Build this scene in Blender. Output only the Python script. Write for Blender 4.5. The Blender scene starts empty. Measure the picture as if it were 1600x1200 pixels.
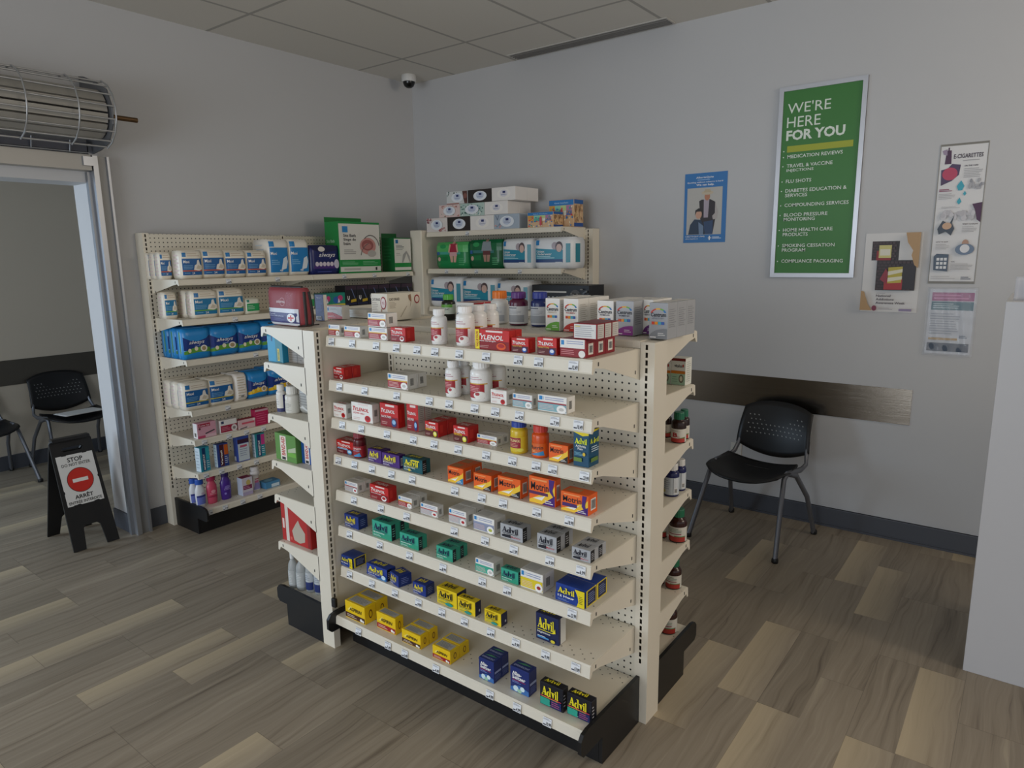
import bpy, math, random
from mathutils import Matrix, Vector
random.seed(7)
PI = math.pi
SC = bpy.context.scene
COL = SC.collection
# ---------------------------------------------------------------- camera, light, exposure
cd = bpy.data.cameras.new('camera'); cam = bpy.data.objects.new('camera', cd); COL.objects.link(cam)
cd.sensor_width = 36.0; cd.lens = 24.0; cd.clip_start = .05
def cam_matrix(yaw, pitch, roll, loc):
    cy, sy, cp, sp, cr, sr = math.cos(yaw), math.sin(yaw), math.cos(pitch), math.sin(pitch), math.cos(roll), math.sin(roll)
    f = Vector((sy*cp, cy*cp, -sp)); r = Vector((cy, -sy, 0)); u = r.cross(f)
    r2 = cr*r+sr*u; u2 = -sr*r+cr*u
    m = Matrix((( r2.x, u2.x, -f.x, loc[0]), (r2.y, u2.y, -f.y, loc[1]), (r2.z, u2.z, -f.z, loc[2]), (0, 0, 0, 1)))
    return m
cam.matrix_world = cam_matrix(-0.6544, 0.1851, -0.0148, (0.9865, -2.0047, 1.6537))
SC.camera = cam
w = bpy.data.worlds.new('world'); SC.world = w; w.use_nodes = True
bg = w.node_tree.nodes['Background']; bg.inputs[0].default_value = (.80, .80, .82, 1); bg.inputs[1].default_value = 0.72
def area(name, loc, target, sx, sy, power, col):
    l = bpy.data.lights.new(name, 'AREA'); l.shape = 'RECTANGLE'; l.size = sx; l.size_y = sy; l.energy = power; l.color = col
    o = bpy.data.objects.new(name, l); COL.objects.link(o); o.location = loc
    d = Vector(target)-Vector(loc); o.rotation_euler = d.to_track_quat('-Z', 'Y').to_euler(); return o
area('storefront_daylight', (-.7, -4.9, 1.2), (-.6, 0, 1.2), 3.4, 1.9, 84, (.82, .91, 1.0))
area('dispensary_lamp_light', (3.3, 1.0, 2.55), (-1.2, .2, .9), 1.3, 1.0, 31, (1.0, .87, .70))
area('lobby_window_daylight', (-5.35, -2.7, 1.35), (-.2, .3, 1.0), 1.7, 1.9, 76, (.62, .80, 1.0))
SC.view_settings.view_transform = 'Standard'; SC.view_settings.look = 'None'
SC.view_settings.exposure = 0.0; SC.view_settings.gamma = 1.0; SC.view_settings.use_curve_mapping = False
# ---------------------------------------------------------------- materials
def lin(c): return c/12.92 if c <= .04045 else ((c+.055)/1.055)**2.4
def rgb(h): return tuple(lin(int(h[i:i+2], 16)/255) for i in (0, 2, 4))+(1,)
MATS = {}
def mat(h, rough=.45, metal=0.0, alpha=1.0, trans=0.0):
    k = (h, rough, metal, alpha, trans)
    if k in MATS: return MATS[k]
    m = bpy.data.materials.new('paint_'+h); m.use_nodes = True; b = m.node_tree.nodes['Principled BSDF']
    b.inputs['Base Color'].default_value = rgb(h); b.inputs['Roughness'].default_value = rough; b.inputs['Metallic'].default_value = metal
    b.inputs['Alpha'].default_value = alpha; b.inputs['Transmission Weight'].default_value = trans
    MATS[k] = m; return m
class NT:
    """tiny helper to write node trees"""
    def __init__(s, name, rough=.5, metal=0.0):
        s.m = bpy.data.materials.new(name); s.m.use_nodes = True; s.t = s.m.node_tree; s.b = s.t.nodes['Principled BSDF']
        s.b.inputs['Roughness'].default_value = rough; s.b.inputs['Metallic'].default_value = metal
    def n(s, ty, **kw):
        x = s.t.nodes.new(ty)
        for k, v in kw.items(): setattr(x, k, v)
        return x
    def put(s, sock, v):
        if hasattr(v, 'is_linked') or hasattr(v, 'links'): s.t.links.new(v, sock)
        else: sock.default_value = v
    def math(s, op, a, b=0.0, c=0.0):
        x = s.n('ShaderNodeMath', operation=op); s.put(x.inputs[0], a); s.put(x.inputs[1], b); s.put(x.inputs[2], c); return x.outputs[0]
    def xyz(s, kind='Object'):
        tc = s.n('ShaderNodeTexCoord'); sp = s.n('ShaderNodeSeparateXYZ'); s.t.links.new(tc.outputs[kind], sp.inputs[0]); return tc.outputs[kind], sp.outputs
    def mix(s, f, a, b):
        x = s.n('ShaderNodeMix', data_type='RGBA'); s.put(x.inputs[0], f); s.put(x.inputs[6], a); s.put(x.inputs[7], b); return x.outputs[2]
    def noise(s, vec, scale, detail=3.0, rough=.55):
        x = s.n('ShaderNodeTexNoise'); s.put(x.inputs['Vector'], vec); x.inputs['Scale'].default_value = scale; x.inputs['Detail'].default_value = detail; x.inputs['Roughness'].default_value = rough; return x.outputs[0]
    def comb(s, x, y, z):
        c = s.n('ShaderNodeCombineXYZ'); s.put(c.inputs[0], x); s.put(c.inputs[1], y); s.put(c.inputs[2], z); return c.outputs[0]
    def ramp(s, f, stops):
        r = s.n('ShaderNodeValToRGB'); s.put(r.inputs[0], f); e = r.color_ramp.elements
        while len(e) < len(stops): e.new(.5)
        for i, (p, c) in enumerate(stops): e[i].position = p; e[i].color = rgb(c) if isinstance(c, str) else c
        return r.outputs[0]
def wall_mat(name, h):
    t = NT(name, .6); v, _ = t.xyz(); n = t.noise(v, 220, 2)
    bmp = t.n('ShaderNodeBump'); bmp.inputs['Strength'].default_value = .06; bmp.inputs['Distance'].default_value = .002
    t.put(bmp.inputs['Height'], n); t.put(t.b.inputs['Normal'], bmp.outputs[0])
    big = t.noise(v, 1.3, 2); c = rgb(h); d = tuple(x*.96 for x in c[:3])+(1,)
    t.put(t.b.inputs['Base Color'], t.mix(big, c, d)); return t.m
def floor_mat():
    t = NT('vinyl_plank', .42); v, s = t.xyz(); X, Y = s[0], s[1]
    W, L = .1525, .605
    cx = t.math('FLOOR', t.math('DIVIDE', X, W)); pair = t.math('FLOOR', t.math('DIVIDE', X, W*2))
    wn = t.n('ShaderNodeTexWhiteNoise', noise_dimensions='1D'); t.put(wn.inputs['W'], t.math('MULTIPLY', cx, 3.71))
    off = t.math('MULTIPLY', t.math('ROUND', wn.outputs[0]), .3025)
    yy = t.math('ADD', t.math('SUBTRACT', Y, .36), off)
    cy = t.math('FLOOR', t.math('DIVIDE', yy, L))
    wn2 = t.n('ShaderNodeTexWhiteNoise', noise_dimensions='2D'); t.put(wn2.inputs['Vector'], t.comb(cx, cy, 0))
    rnd = wn2.outputs[0]
    # streaky veins running along the plank
    lowx = t.noise(t.comb(t.math('MULTIPLY', X, 6), t.math('ADD', t.math('MULTIPLY', Y, 1.6), t.math('MULTIPLY', rnd, 40)), 0), 1.0, 2)
    wx = t.math('ADD', t.math('MULTIPLY', X, 44), t.math('MULTIPLY', lowx, 5.0))
    vein = t.noise(t.comb(wx, t.math('MULTIPLY', Y, 1.0), t.math('MULTIPLY', rnd, 30)), 1.0, 4, .62)
    fine = t.noise(t.comb(t.math('MULTIPLY', X, 240), t.math('MULTIPLY', Y, 9), rnd), 1.0, 2)
    c = t.ramp(vein, [(.26, '62574a'), (.36, '8a7e6e'), (.46, '9a8e7d'), (.6, 'a39786'), (.8, 'b8ac97')])
    c = t.mix(t.math('MULTIPLY', fine, .22), c, rgb('86775f'))
    # about one plank in seven is a pale tan one that fades across its width
    fx = t.math('FRACT', t.math('DIVIDE', X, W))
    pale = t.math('MULTIPLY', t.math('GREATER_THAN', rnd, .84), t.math('ADD', .02, t.math('MULTIPLY', t.math('SUBTRACT', 1.0, fx), .62)))
    c = t.mix(pale, c, rgb('cfbd9c'))
    shade = t.math('ADD', .79, t.math('MULTIPLY', wn2.outputs[0], .24))
    fy = t.math('FRACT', t.math('DIVIDE', yy, L))
    jy = t.math('LESS_THAN', fy, .0035); jx = t.math('LESS_THAN', t.math('FRACT', t.math('DIVIDE', X, W*2)), .006)
    j = t.math('MAXIMUM', jy, jx)
    hsv = t.n('ShaderNodeHueSaturation'); t.put(hsv.inputs['Value'], shade); t.put(hsv.inputs['Color'], c)
    c = t.mix(t.math('MULTIPLY', j, .55), hsv.outputs[0], rgb('5a5044'))
    t.put(t.b.inputs['Base Color'], c)
    t.put(t.b.inputs['Roughness'], t.math('ADD', .36, t.math('MULTIPLY', vein, .18)))
    return t.m
def dots_mat(name, h, hole, mode):
    """painted sheet metal: mode 'peg' has a 1 inch grid of round holes in local X-Z, 'shelf' rows of small holes near front and back edge in local X-Y"""
    t = NT(name, .4); v, s = t.xyz(); P = .0254
    X = s[0]; Y = s[2] if mode == 'peg' else s[1]
    if mode == 'shelf':
        row = t.math('FLOOR', t.math('DIVIDE', Y, P*.8)); X = t.math('ADD', X, t.math('MULTIPLY', t.math('MODULO', t.math('ABSOLUTE', row), 2.0), P*.8)); px, py = P*1.6, P*.8
    else: px = py = P
    dx = t.math('SUBTRACT', t.math('FRACT', t.math('DIVIDE', X, px)), .5); dy = t.math('SUBTRACT', t.math('FRACT', t.math('DIVIDE', Y, py)), .5)
    dx = t.math('MULTIPLY', dx, px); dy = t.math('MULTIPLY', dy, py)
    d = t.math('SQRT', t.math('ADD', t.math('MULTIPLY', dx, dx), t.math('MULTIPLY', dy, dy)))
    m = t.math('LESS_THAN', d, .0037 if mode == 'peg' else .0026)
    if mode == 'shelf':
        front = t.math('MULTIPLY', t.math('LESS_THAN', s[1], -.232), t.math('GREATER_THAN', s[1], -.292))
        back = t.math('GREATER_THAN', s[1], -.060)
        geo = t.n('ShaderNodeNewGeometry'); sp = t.n('ShaderNodeSeparateXYZ'); t.t.links.new(geo.outputs['Normal'], sp.inputs[0])
        m = t.math('MULTIPLY', t.math('MULTIPLY', m, t.math('MAXIMUM', front, back)), t.math('GREATER_THAN', sp.outputs[2], .9))
    c = t.mix(m, rgb(h), rgb(hole)); t.put(t.b.inputs['Base Color'], c); return t.m
def steel_mat():
    t = NT('brushed_steel', .2, 1.0); v, s = t.xyz()
    n = t.noise(t.comb(t.math('MULTIPLY', s[0], 3), t.math('MULTIPLY', s[1], 3), t.math('MULTIPLY', s[2], 900)), 1.0, 2)
    bmp = t.n('ShaderNodeBump'); bmp.inputs['Strength'].default_value = .35; bmp.inputs['Distance'].default_value = .0006
    t.put(bmp.inputs['Height'], n); t.put(t.b.inputs['Normal'], bmp.outputs[0]); t.b.inputs['Base Color'].default_value = rgb('8b8379'); return t.m
def ceiling_mat():
    t = NT('ceiling_tile', .85); v, s = t.xyz()
    gx = t.math('ABSOLUTE', t.math('SUBTRACT', t.math('FRACT', t.math('DIVIDE', t.math('ADD', s[0], 2.845+.305), .61)), .5))
    gy = t.math('ABSOLUTE', t.math('SUBTRACT', t.math('FRACT', t.math('DIVIDE', t.math('SUBTRACT', s[1], 1.737-.61), 1.22)), .5))
    ln = t.math('MAXIMUM', t.math('LESS_THAN', gx, .018), t.math('LESS_THAN', gy, .009))
    n = t.noise(v, 160, 2); base = t.mix(t.math('MULTIPLY', n, .3), rgb('d9d4cb'), rgb('c2bdb4'))
    t.put(t.b.inputs['Base Color'], t.mix(ln, base, rgb('aaa69f'))); return t.m
M_WALL = wall_mat('wall_paint', 'c2c2c3'); M_CEIL = ceiling_mat(); M_FLOOR = floor_mat(); M_BASE = mat('4a4d55', .5)
M_PEG = dots_mat('pegboard', 'dcd5c4', '0f0e0c', 'peg'); M_SHELF = dots_mat('shelf_enamel', 'e4dccb', '4c4438', 'shelf')
M_POST = mat('e2dac9', .38); M_BLACK = mat('121214', .42); M_DARK = mat('0a0a0a', .7); M_STEEL = steel_mat()
M_ALU = mat('b9bcc2', .35, .85); M_GALV = mat('8f9297', .4, .8); M_CHROME = mat('a7a9ad', .25, .95)
# ---------------------------------------------------------------- objects
def tag(o, label=None, cat=None, group=None, kind=None):
    if label: o['label'] = label
    if cat: o['category'] = cat
    if group: o['group'] = group
    if kind: o['kind'] = kind
    return o
def empty(name, loc=(0, 0, 0), rz=0.0):
    o = bpy.data.objects.new(name, None); o.empty_display_size = .05; COL.objects.link(o); o.location = loc; o.rotation_euler = (0, 0, rz); return o
class MB:
    def __init__(s): s.v = []; s.f = []; s.mi = []; s.ms = []; s.sm = []
    def m(s, mt):
        if mt not in s.ms: s.ms.append(mt)
        return s.ms.index(mt)
    def add(s, vs, fs, mt, smooth=False):
        o = len(s.v); i = s.m(mt); s.v.extend(tuple(p) for p in vs)
        for f in fs: s.f.append([o+k for k in f]); s.mi.append(i); s.sm.append(smooth)
        return s
    def box(s, x0, y0, z0, x1, y1, z1, mt, M=None):
        vs = [(x, y, z) for z in (z0, z1) for y in (y0, y1) for x in (x0, x1)]
        if M is not None: vs = [M @ Vector(p) for p in vs]
        return s.add(vs, [(0, 2, 3, 1), (4, 5, 7, 6), (0, 1, 5, 4), (2, 6, 7, 3), (0, 4, 6, 2), (1, 3, 7, 5)], mt)
    def cbox(s, x0, y0, z0, x1, y1, z1, c, mt, M=None):
        """chamfered box"""
        X, Y, Z = (x0, x1), (y0, y1), (z0, z1); vs = []; idx = {}
        for a in range(3):
            for i in (0, 1):
                for j in (0, 1):
                    for k in (0, 1):
                        p = [X[i], Y[j], Z[k]]
                        for b, e in ((0, i), (1, j), (2, k)):
                            if b != a: p[b] += c if e == 0 else -c
                        idx[(a, i, j, k)] = len(vs); vs.append(p)
        F = []
        for a in range(3):
            b, d = (a+1) % 3, (a+2) % 3
            for e in (0, 1):
                q = []
                for (u, w_) in ((0, 0), (1, 0), (1, 1), (0, 1)):
                    t = [0, 0, 0]; t[a] = e; t[b] = u; t[d] = w_; q.append(idx[(a, *t)])
                F.append(q if e else q[::-1])
        for a in range(3):
            b, d = (a+1) % 3, (a+2) % 3
            for u in (0, 1):
                for w_ in (0, 1):
                    t0 = [0, 0, 0]; t0[b] = u; t0[d] = w_; t1 = t0[:]; t1[a] = 1
                    q = [idx[(b, *t0)], idx[(b, *t1)], idx[(d, *t1)], idx[(d, *t0)]]
                    F.append(q if u != w_ else q[::-1])
        for i in (0, 1):
            for j in (0, 1):
                for k in (0, 1):
                    q = [idx[(0, i, j, k)], idx[(1, i, j, k)], idx[(2, i, j, k)]]
                    F.append(q if (i+j+k) % 2 else q[::-1])
        if M is not None: vs = [M @ Vector(p) for p in vs]
        return s.add(vs, F, mt)
    def prism(s, pts, a0, a1, mt, axis='x', M=None):
        """extrude a 2D polygon: axis x -> pts are (y,z); y -> (x,z); z -> (x,y)"""
        n = len(pts); vs = []
        for a in (a0, a1):
            for p in pts:
                q = {'x': (a, p[0], p[1]), 'y': (p[0], a, p[1]), 'z': (p[0], p[1], a)}[axis]; vs.append(M @ Vector(q) if M is not None else q)
        fs = [list(range(n)), list(range(2*n-1, n-1, -1))]+[(i, n+i, n+(i+1) % n, (i+1) % n) for i in range(n)]
        return s.add(vs, fs, mt)
    def tube(s, pts, r, mt, n=8, r2=None, closed=False):
        """sweep a round (or r x r2 oval) section along a polyline"""
        pts = [Vector(p) for p in pts]; m = len(pts); vs = []; up = None
        for i, p in enumerate(pts):
            a = pts[i-1] if (i or closed) else p; b = pts[(i+1) % m] if (i < m-1 or closed) else p
            d = (b-a).normalized()
            if up is None or abs(up.dot(d)) > .98: up = Vector((0, 0, 1)) if abs(d.z) < .9 else Vector((1, 0, 0))
            sd = d.cross(up).normalized(); up = sd.cross(d).normalized()
            for k in range(n):
                t = 2*PI*k/n; vs.append(p+sd*math.cos(t)*r+up*math.sin(t)*(r2 or r))
        fs = [(i*n+k, i*n+(k+1) % n, ((i+1) % m)*n+(k+1) % n, ((i+1) % m)*n+k) for i in range(m if closed else m-1) for k in range(n)]
        s.add(vs, fs, mt, True)
        if not closed: s.add(vs[:n], [list(range(n))[::-1]], mt); s.add(vs[-n:], [list(range(n))], mt)
        return s
    def lathe(s, prof, mt, n=24, sx=1.0, sy=1.0, smooth=True, M=None):
        vs = []; m = len(prof)
        for r, z in prof:
            for k in range(n):
                t = 2*PI*k/n; q = (r*sx*math.cos(t), r*sy*math.sin(t), z); vs.append(M @ Vector(q) if M is not None else q)
        fs = [(i*n+k, i*n+(k+1) % n, (i+1)*n+(k+1) % n, (i+1)*n+k) for i in range(m-1) for k in range(n)]
        s.add(vs, fs, mt, smooth); s.add(vs[:n], [list(range(n))[::-1]], mt); s.add(vs[-n:], [list(range(n))], mt); return s
    def sheet(s, fn, nu, nv, th, mt):
        """thickened grid: fn(u,v) -> point; offset along local normal by th"""
        P = [[Vector(fn(i/nu, j/nv)) for i in range(nu+1)] for j in range(nv+1)]; top = []; bot = []
        for j in range(nv+1):
            for i in range(nu+1):
                du = P[j][min(i+1, nu)]-P[j][max(i-1, 0)]; dv = P[min(j+1, nv)][i]-P[max(j-1, 0)][i]; nn = du.cross(dv).normalized()
                top.append(P[j][i]+nn*th/2); bot.append(P[j][i]-nn*th/2)
        N = (nu+1)*(nv+1); q = lambda i, j: j*(nu+1)+i; fs = []
        for j in range(nv):
            for i in range(nu):
                fs.append((q(i, j), q(i+1, j), q(i+1, j+1), q(i, j+1))); fs.append((N+q(i, j+1), N+q(i+1, j+1), N+q(i+1, j), N+q(i, j)))
        for i in range(nu): fs.append((q(i+1, 0), q(i, 0), N+q(i, 0), N+q(i+1, 0))); fs.append((q(i, nv), q(i+1, nv), N+q(i+1, nv), N+q(i, nv)))
        for j in range(nv): fs.append((q(0, j), q(0, j+1), N+q(0, j+1), N+q(0, j))); fs.append((q(nu, j+1), q(nu, j), N+q(nu, j), N+q(nu, j+1)))
        return s.add(top+bot, fs, mt, True)
    def mesh(s, name):
        me = bpy.data.meshes.new(name); me.from_pydata(s.v, [], s.f)
        for m_ in s.ms: me.materials.append(m_)
        me.polygons.foreach_set('material_index', s.mi); me.polygons.foreach_set('use_smooth', s.sm); me.update(); return me
    def build(s, name, parent=None, loc=None, rz=None, M=None):
        o = bpy.data.objects.new(name, s.mesh(name)); COL.objects.link(o)
        if parent is not None: o.parent = parent
        if M is not None: o.matrix_local = M
        if loc is not None: o.location = loc
        if rz is not None: o.rotation_euler = (0, 0, rz)
        return o
# ---------------------------------------------------------------- printed artwork (becomes faces of the printed part's own mesh)
FONT = {}
def text_tris(txt, bold, shear):
    k = (txt, bold, shear)
    if k in FONT: return FONT[k]
    c = bpy.data.curves.new('lettering', 'FONT'); c.body = txt; c.size = 1; c.offset = bold; c.shear = shear; c.resolution_u = 2; c.fill_mode = 'FRONT'
    o = bpy.data.objects.new('lettering', c); COL.objects.link(o)
    dg = bpy.context.evaluated_depsgraph_get(); me = o.evaluated_get(dg).to_mesh()
    vs = [(v.co.x, v.co.y) for v in me.vertices]; fs = [list(p.vertices) for p in me.polygons]
    o.evaluated_get(dg).to_mesh_clear(); bpy.data.objects.remove(o); bpy.data.curves.remove(c)
    if not vs: vs = [(0, 0), (1, 0), (1, 1)]; fs = [[0, 1, 2]]
    x0 = min(v[0] for v in vs); x1 = max(v[0] for v in vs); y0 = min(v[1] for v in vs); y1 = max(v[1] for v in vs)
    vs = [((a-x0)/(x1-x0 or 1), (b-y0)/(y1-y0 or 1)) for a, b in vs]
    FONT[k] = (vs, fs); return FONT[k]
def R(u0, v0, u1, v1, c): return ('P', [(u0, v0), (u1, v0), (u1, v1), (u0, v1)], c)
def P(pts, c): return ('P', pts, c)
def E(u, v, ru, rv, c, n=20): return ('P', [(u+ru*math.cos(2*PI*k/n), v+rv*math.sin(2*PI*k/n)) for k in range(n)], c)
def ARC(u, v, r0, r1, a0, a1, c, asp=1.0, n=8):
    o = [(u+r1*math.cos(a0+(a1-a0)*k/n), v+asp*r1*math.sin(a0+(a1-a0)*k/n)) for k in range(n+1)]
    i = [(u+r0*math.cos(a0+(a1-a0)*k/n), v+asp*r0*math.sin(a0+(a1-a0)*k/n)) for k in range(n+1)]
    return ('Q', o, i, c)
def T(s, u0, v0, u1, v1, c, b=.0, sh=0.0): return ('T', s, u0, v0, u1, v1, c, b, sh)
def ADV(u0, v0, u1, v1, c):
    g = [[(.035, 0), (.075, 0), (.165, .80), (.145, .95)], [(.13, .95), (.19, .95), (.315, 0), (.19, 0)], [(.085, .26), (.22, .26), (.22, .36), (.10, .36)], [(0, 0), (.115, 0), (.115, .07), (0, .07)], [(.165, 0), (.335, 0), (.335, .07), (.165, .07)],
      [(.475, 0), (.55, 0), (.55, 1), (.475, 1)], [(.43, .93), (.55, .93), (.55, 1), (.43, 1)], [(.475, 0), (.575, 0), (.575, .07), (.475, .07)],
      [(.60, .6), (.69, .6), (.722, .18), (.672, 0)], [(.672, 0), (.705, 0), (.765, .6), (.735, .6)], [(.575, .55), (.71, .55), (.71, .62), (.575, .62)], [(.71, .55), (.79, .55), (.79, .62), (.71, .62)],
      [(.818, 0), (.885, 0), (.885, .62), (.818, .62)], [(.797, .55), (.885, .55), (.885, .62), (.797, .62)], [(.797, 0), (.906, 0), (.906, .07), (.797, .07)], [(.93, 0), (.985, 0), (.985, 1), (.93, 1)], [(.912, .93), (.985, .93), (.985, 1), (.912, 1)], [(.912, 0), (1.0, 0), (1.0, .07), (.912, .07)]]
    g.append([(.85+.043*math.cos(k*PI/5), .80+.10*math.sin(k*PI/5)) for k in range(10)])
    f = lambda p: (u0+p[0]*(u1-u0), v0+p[1]*(v1-v0))
    o = [f((.43+.095*math.cos(k*PI/10), .30+.33*math.sin(k*PI/10))) for k in range(21)]; i = [f((.445+.035*math.cos(k*PI/10), .30+.25*math.sin(k*PI/10))) for k in range(21)]
    return [('P', [f(p) for p in q], c) for q in g]+[('Q', o, i, c)]
def TYL(u0, v0, u1, v1, c):
    w_ = u1-u0; return [T('T', u0, v0, u0+w_*.17, v1, c, .03, .18), T('YLENOL', u0+w_*.12, v0, u1, v0+(v1-v0)*.80, c, .022, .18)]
def LINES(u0, v0, u1, v1, n, c, fill=.35, seed=1):
    """rows of small print, drawn as ragged bars"""
    r = random.Random(seed); st = (v1-v0)/n; return [R(u0, v1-(k+1)*st+st*(1-fill)/2, u0+(u1-u0)*(.7+.3*r.random()), v1-(k+1)*st+st*(1+fill)/2, c) for k in range(n)]
def BAR(u0, v0, u1, v1, seed=3):
    r = random.Random(seed); L = [R(u0, v0, u1, v1, 'f2f0ea')]; u = u0+(u1-u0)*.1; H = v1-v0
    while v0+.1*H < v1 and u < u1-(u1-u0)*.12:
        wd = (u1-u0)*(.03+.05*r.random()); L.append(R(u, v0+.12*H, u+wd, v1-.1*H, '1b1b1b')); u += wd*2.1
    return L
def clip(poly, ax, lo, hi):
    for sgn, lim in ((1, lo), (-1, hi)):
        out = []
        for i in range(len(poly)):
            a, b = poly[i-1], poly[i]; da = sgn*(a[ax]-lim); db = sgn*(b[ax]-lim)
            if (da >= 0) != (db >= 0):
                t = da/(da-db); out.append(tuple(a[k]+t*(b[k]-a[k]) for k in (0, 1)))
            if db >= 0: out.append(b)
        poly = out
        if len(poly) < 3: return []
    return poly
def cells(poly, nu, nv):
    res = [poly]
    for ax, n in ((0, nu), (1, nv)):
        if n <= 1: continue
        nxt = []
        for p in res:
            a = min(q[ax] for q in p); b = max(q[ax] for q in p)
            i0 = max(0, int(a*n-1e-6)); i1 = min(n-1, int(b*n+1e-6))
            if i0 >= i1: nxt.append(p); continue
            for i in range(i0, i1+1):
                c = clip(p, ax, i/n if i > i0 else -9, (i+1)/n if i < i1 else 9)
                if c: nxt.append(c)
        res = nxt
    return res
def flat(items):
    for it in items:
        if isinstance(it, list): yield from flat(it)
        else: yield it
def paint(mb, art, surf, rough=.4, nu=1, nv=1, eps=.00016):
    """surf(u,v,off) -> point; draws art items as faces just above the surface"""
    off = .0002
    for it in flat(art):
        off += eps
        if it[0] == 'P': polys = [it[1]]; c = it[2]
        elif it[0] == 'Q':
            o, i, c = it[1:]; polys = [[o[k], i[k], i[k+1], o[k+1]] for k in range(len(o)-1)]
        elif it[0] == 'V':
            _, s, u0, v0, u1, v1, c = it; vs, fs = text_tris(s, .03, 0.0)
            q = [(u0+(1-d)*(u1-u0), v0+a*(v1-v0)) for a, d in vs]; polys = [[q[k] for k in f] for f in fs]
        else:
            _, s, u0, v0, u1, v1, c, b, sh = it; vs, fs = text_tris(s, b, sh)
            q = [(u0+a*(u1-u0), v0+d*(v1-v0)) for a, d in vs]; polys = [[q[k] for k in f] for f in fs]
        mt = mat(c, rough)
        for pl in polys:
            for c2 in (cells(pl, nu, nv) if nu*nv > 1 else [pl]):
                A = sum(c2[k-1][0]*c2[k][1]-c2[k][0]*c2[k-1][1] for k in range(len(c2)))
                if A < 0: c2 = c2[::-1]
                mb.add([surf(a, d, off) for a, d in c2], [list(range(len(c2)))], mt)
def f_front(w, d, h): return lambda u, v, o: ((u-.5)*w, -d/2-o, v*h)
def f_right(w, d, h): return lambda u, v, o: (w/2+o, (u-.5)*d, v*h)
def f_left(w, d, h): return lambda u, v, o: (-w/2-o, (.5-u)*d, v*h)
def f_top(w, d, h): return lambda u, v, o: ((u-.5)*w, (v-.5)*d, h+o)
W_, K_, NV = 'f4f2ee', '16161a', '17265f'
BLUE, MINT, YEL, RED, ORG, PUR = '1d7fc4', '3fae93', 'f2cf1c', 'cf1f22', 'f0651c', '4a2378'
def a_lb(low, mid='e2b13c', dot='f6f4f0', bar=True, pill='c9c6c0'):
    """white house-brand carton: blue square, small print, coloured lower band, round tablet"""
    return dict(body='efece6', front=[R(.04, .70, .16, .94, '2a86c6'), R(.20, .72, .215, .92, '7db8dd'), LINES(.26, .70, .92, .93, 2, '9aa3c4', .4, 2),
        R(0, .50, 1, .60, mid), R(0, .06, 1, .52, low), LINES(.05, .12, .6, .46, 4, 'e9c9c4', .3, 5), E(.84, .24, .17, .25, dot), E(.84, .24, .09, .10, pill)],
        right=[BAR(.22, .18, .62, .82), R(0, 0, .1, 1, 'dcd8d0')], top=[R(.06, .2, .6, .8, 'd9d6d0')])
def a_tyl(body='c8201f', txt=W_, sub='Extra Strength', low='8c1118', pill='f4f2ee', pill2='b01a1c', subc=W_, extra=(), side=None, tv=.55, th=.24):
    return dict(body=body, front=[R(0, 0, 1, .44, low), R(.32, .88, .82, .97, 'efdcd6'), TYL(.06, tv, .84, tv+th, txt), T(sub, .08, .38, .62, .48, subc, .01),
        LINES(.08, .07, .5, .22, 2, 'd8b0a8', .3, 4), E(.78, .2, .14, .18, pill), E(.78, .23, .1, .1, pill2), list(extra)], right=[R(.18, .25, .5, .8, 'd9352c')] if side is None else side, top=[T('TYLENOL', .1, .3, .8, .7, txt, .02, .18)])
def a_adv(body, txt, band=None, sub='IBUPROFEN', subc=W_, extra=(), right=None, topc=None):
    a = [ADV(.07, .47, .82, .87, txt)]
    if band: a.insert(0, R(0, 0, 1, .34, band))
    a += [R(.09, .4, .8, .425, txt), T(sub, .09, .27, .66, .36, subc, .01), LINES(.09, .08, .55, .2, 2, subc, .3, 3)]+list(extra)
    return dict(body=body, front=a, right=right or [R(0, 0, .5, 1, K_), LINES(.08, .2, .45, .8, 4, 'c9c9cf', .3)], top=[ADV(.1, .3, .75, .8, topc or txt)])
def a_mot(corner, sw='f7c83a', extra=(), body=ORG):
    return dict(body=body, front=[P([(0, .1), (.9, .62), (1, .78), (1, .4), (.62, .1), (.5, 0), (0, 0)], sw), P([(.5, 0), (1, .42), (1, 0)], corner), P([(.15, .18), (.55, .3), (.7, .45), (.5, .14)], W_),
        T('Motrin', .07, .5, .76, .80, '141220', .012), R(.1, .87, .7, .93, 'f7a060'), LINES(.62, .05, .95, .2, 2, W_, .35), list(extra)], right=[BAR(.25, .2, .8, .8)], top=[R(.1, .2, .6, .8, 'c9854e')])
def a_asp(band):
    return dict(body='edc50f', front=[R(0, .04, 1, .34, band), P([(.1, .5), (.3, .78), (.38, .74), (.2, .46)], 'f7e06a'), T('ASPIRIN', .22, .5, .86, .72, '2a1a10', .03, .2), LINES(.08, .1, .6, .28, 2, 'e8d6c0', .35), E(.82, .17, .06, .09, W_), E(.92, .14, .05, .08, 'e6e0d4')],
        right=[E(.5, .5, .16, .26, '6b3a10'), E(.5, .5, .1, .18, 'edc50f')], top=[R(.08, .15, .92, .85, 'b9b6ae'), LINES(.12, .2, .88, .8, 5, '8d8a84', .4)])
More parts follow.
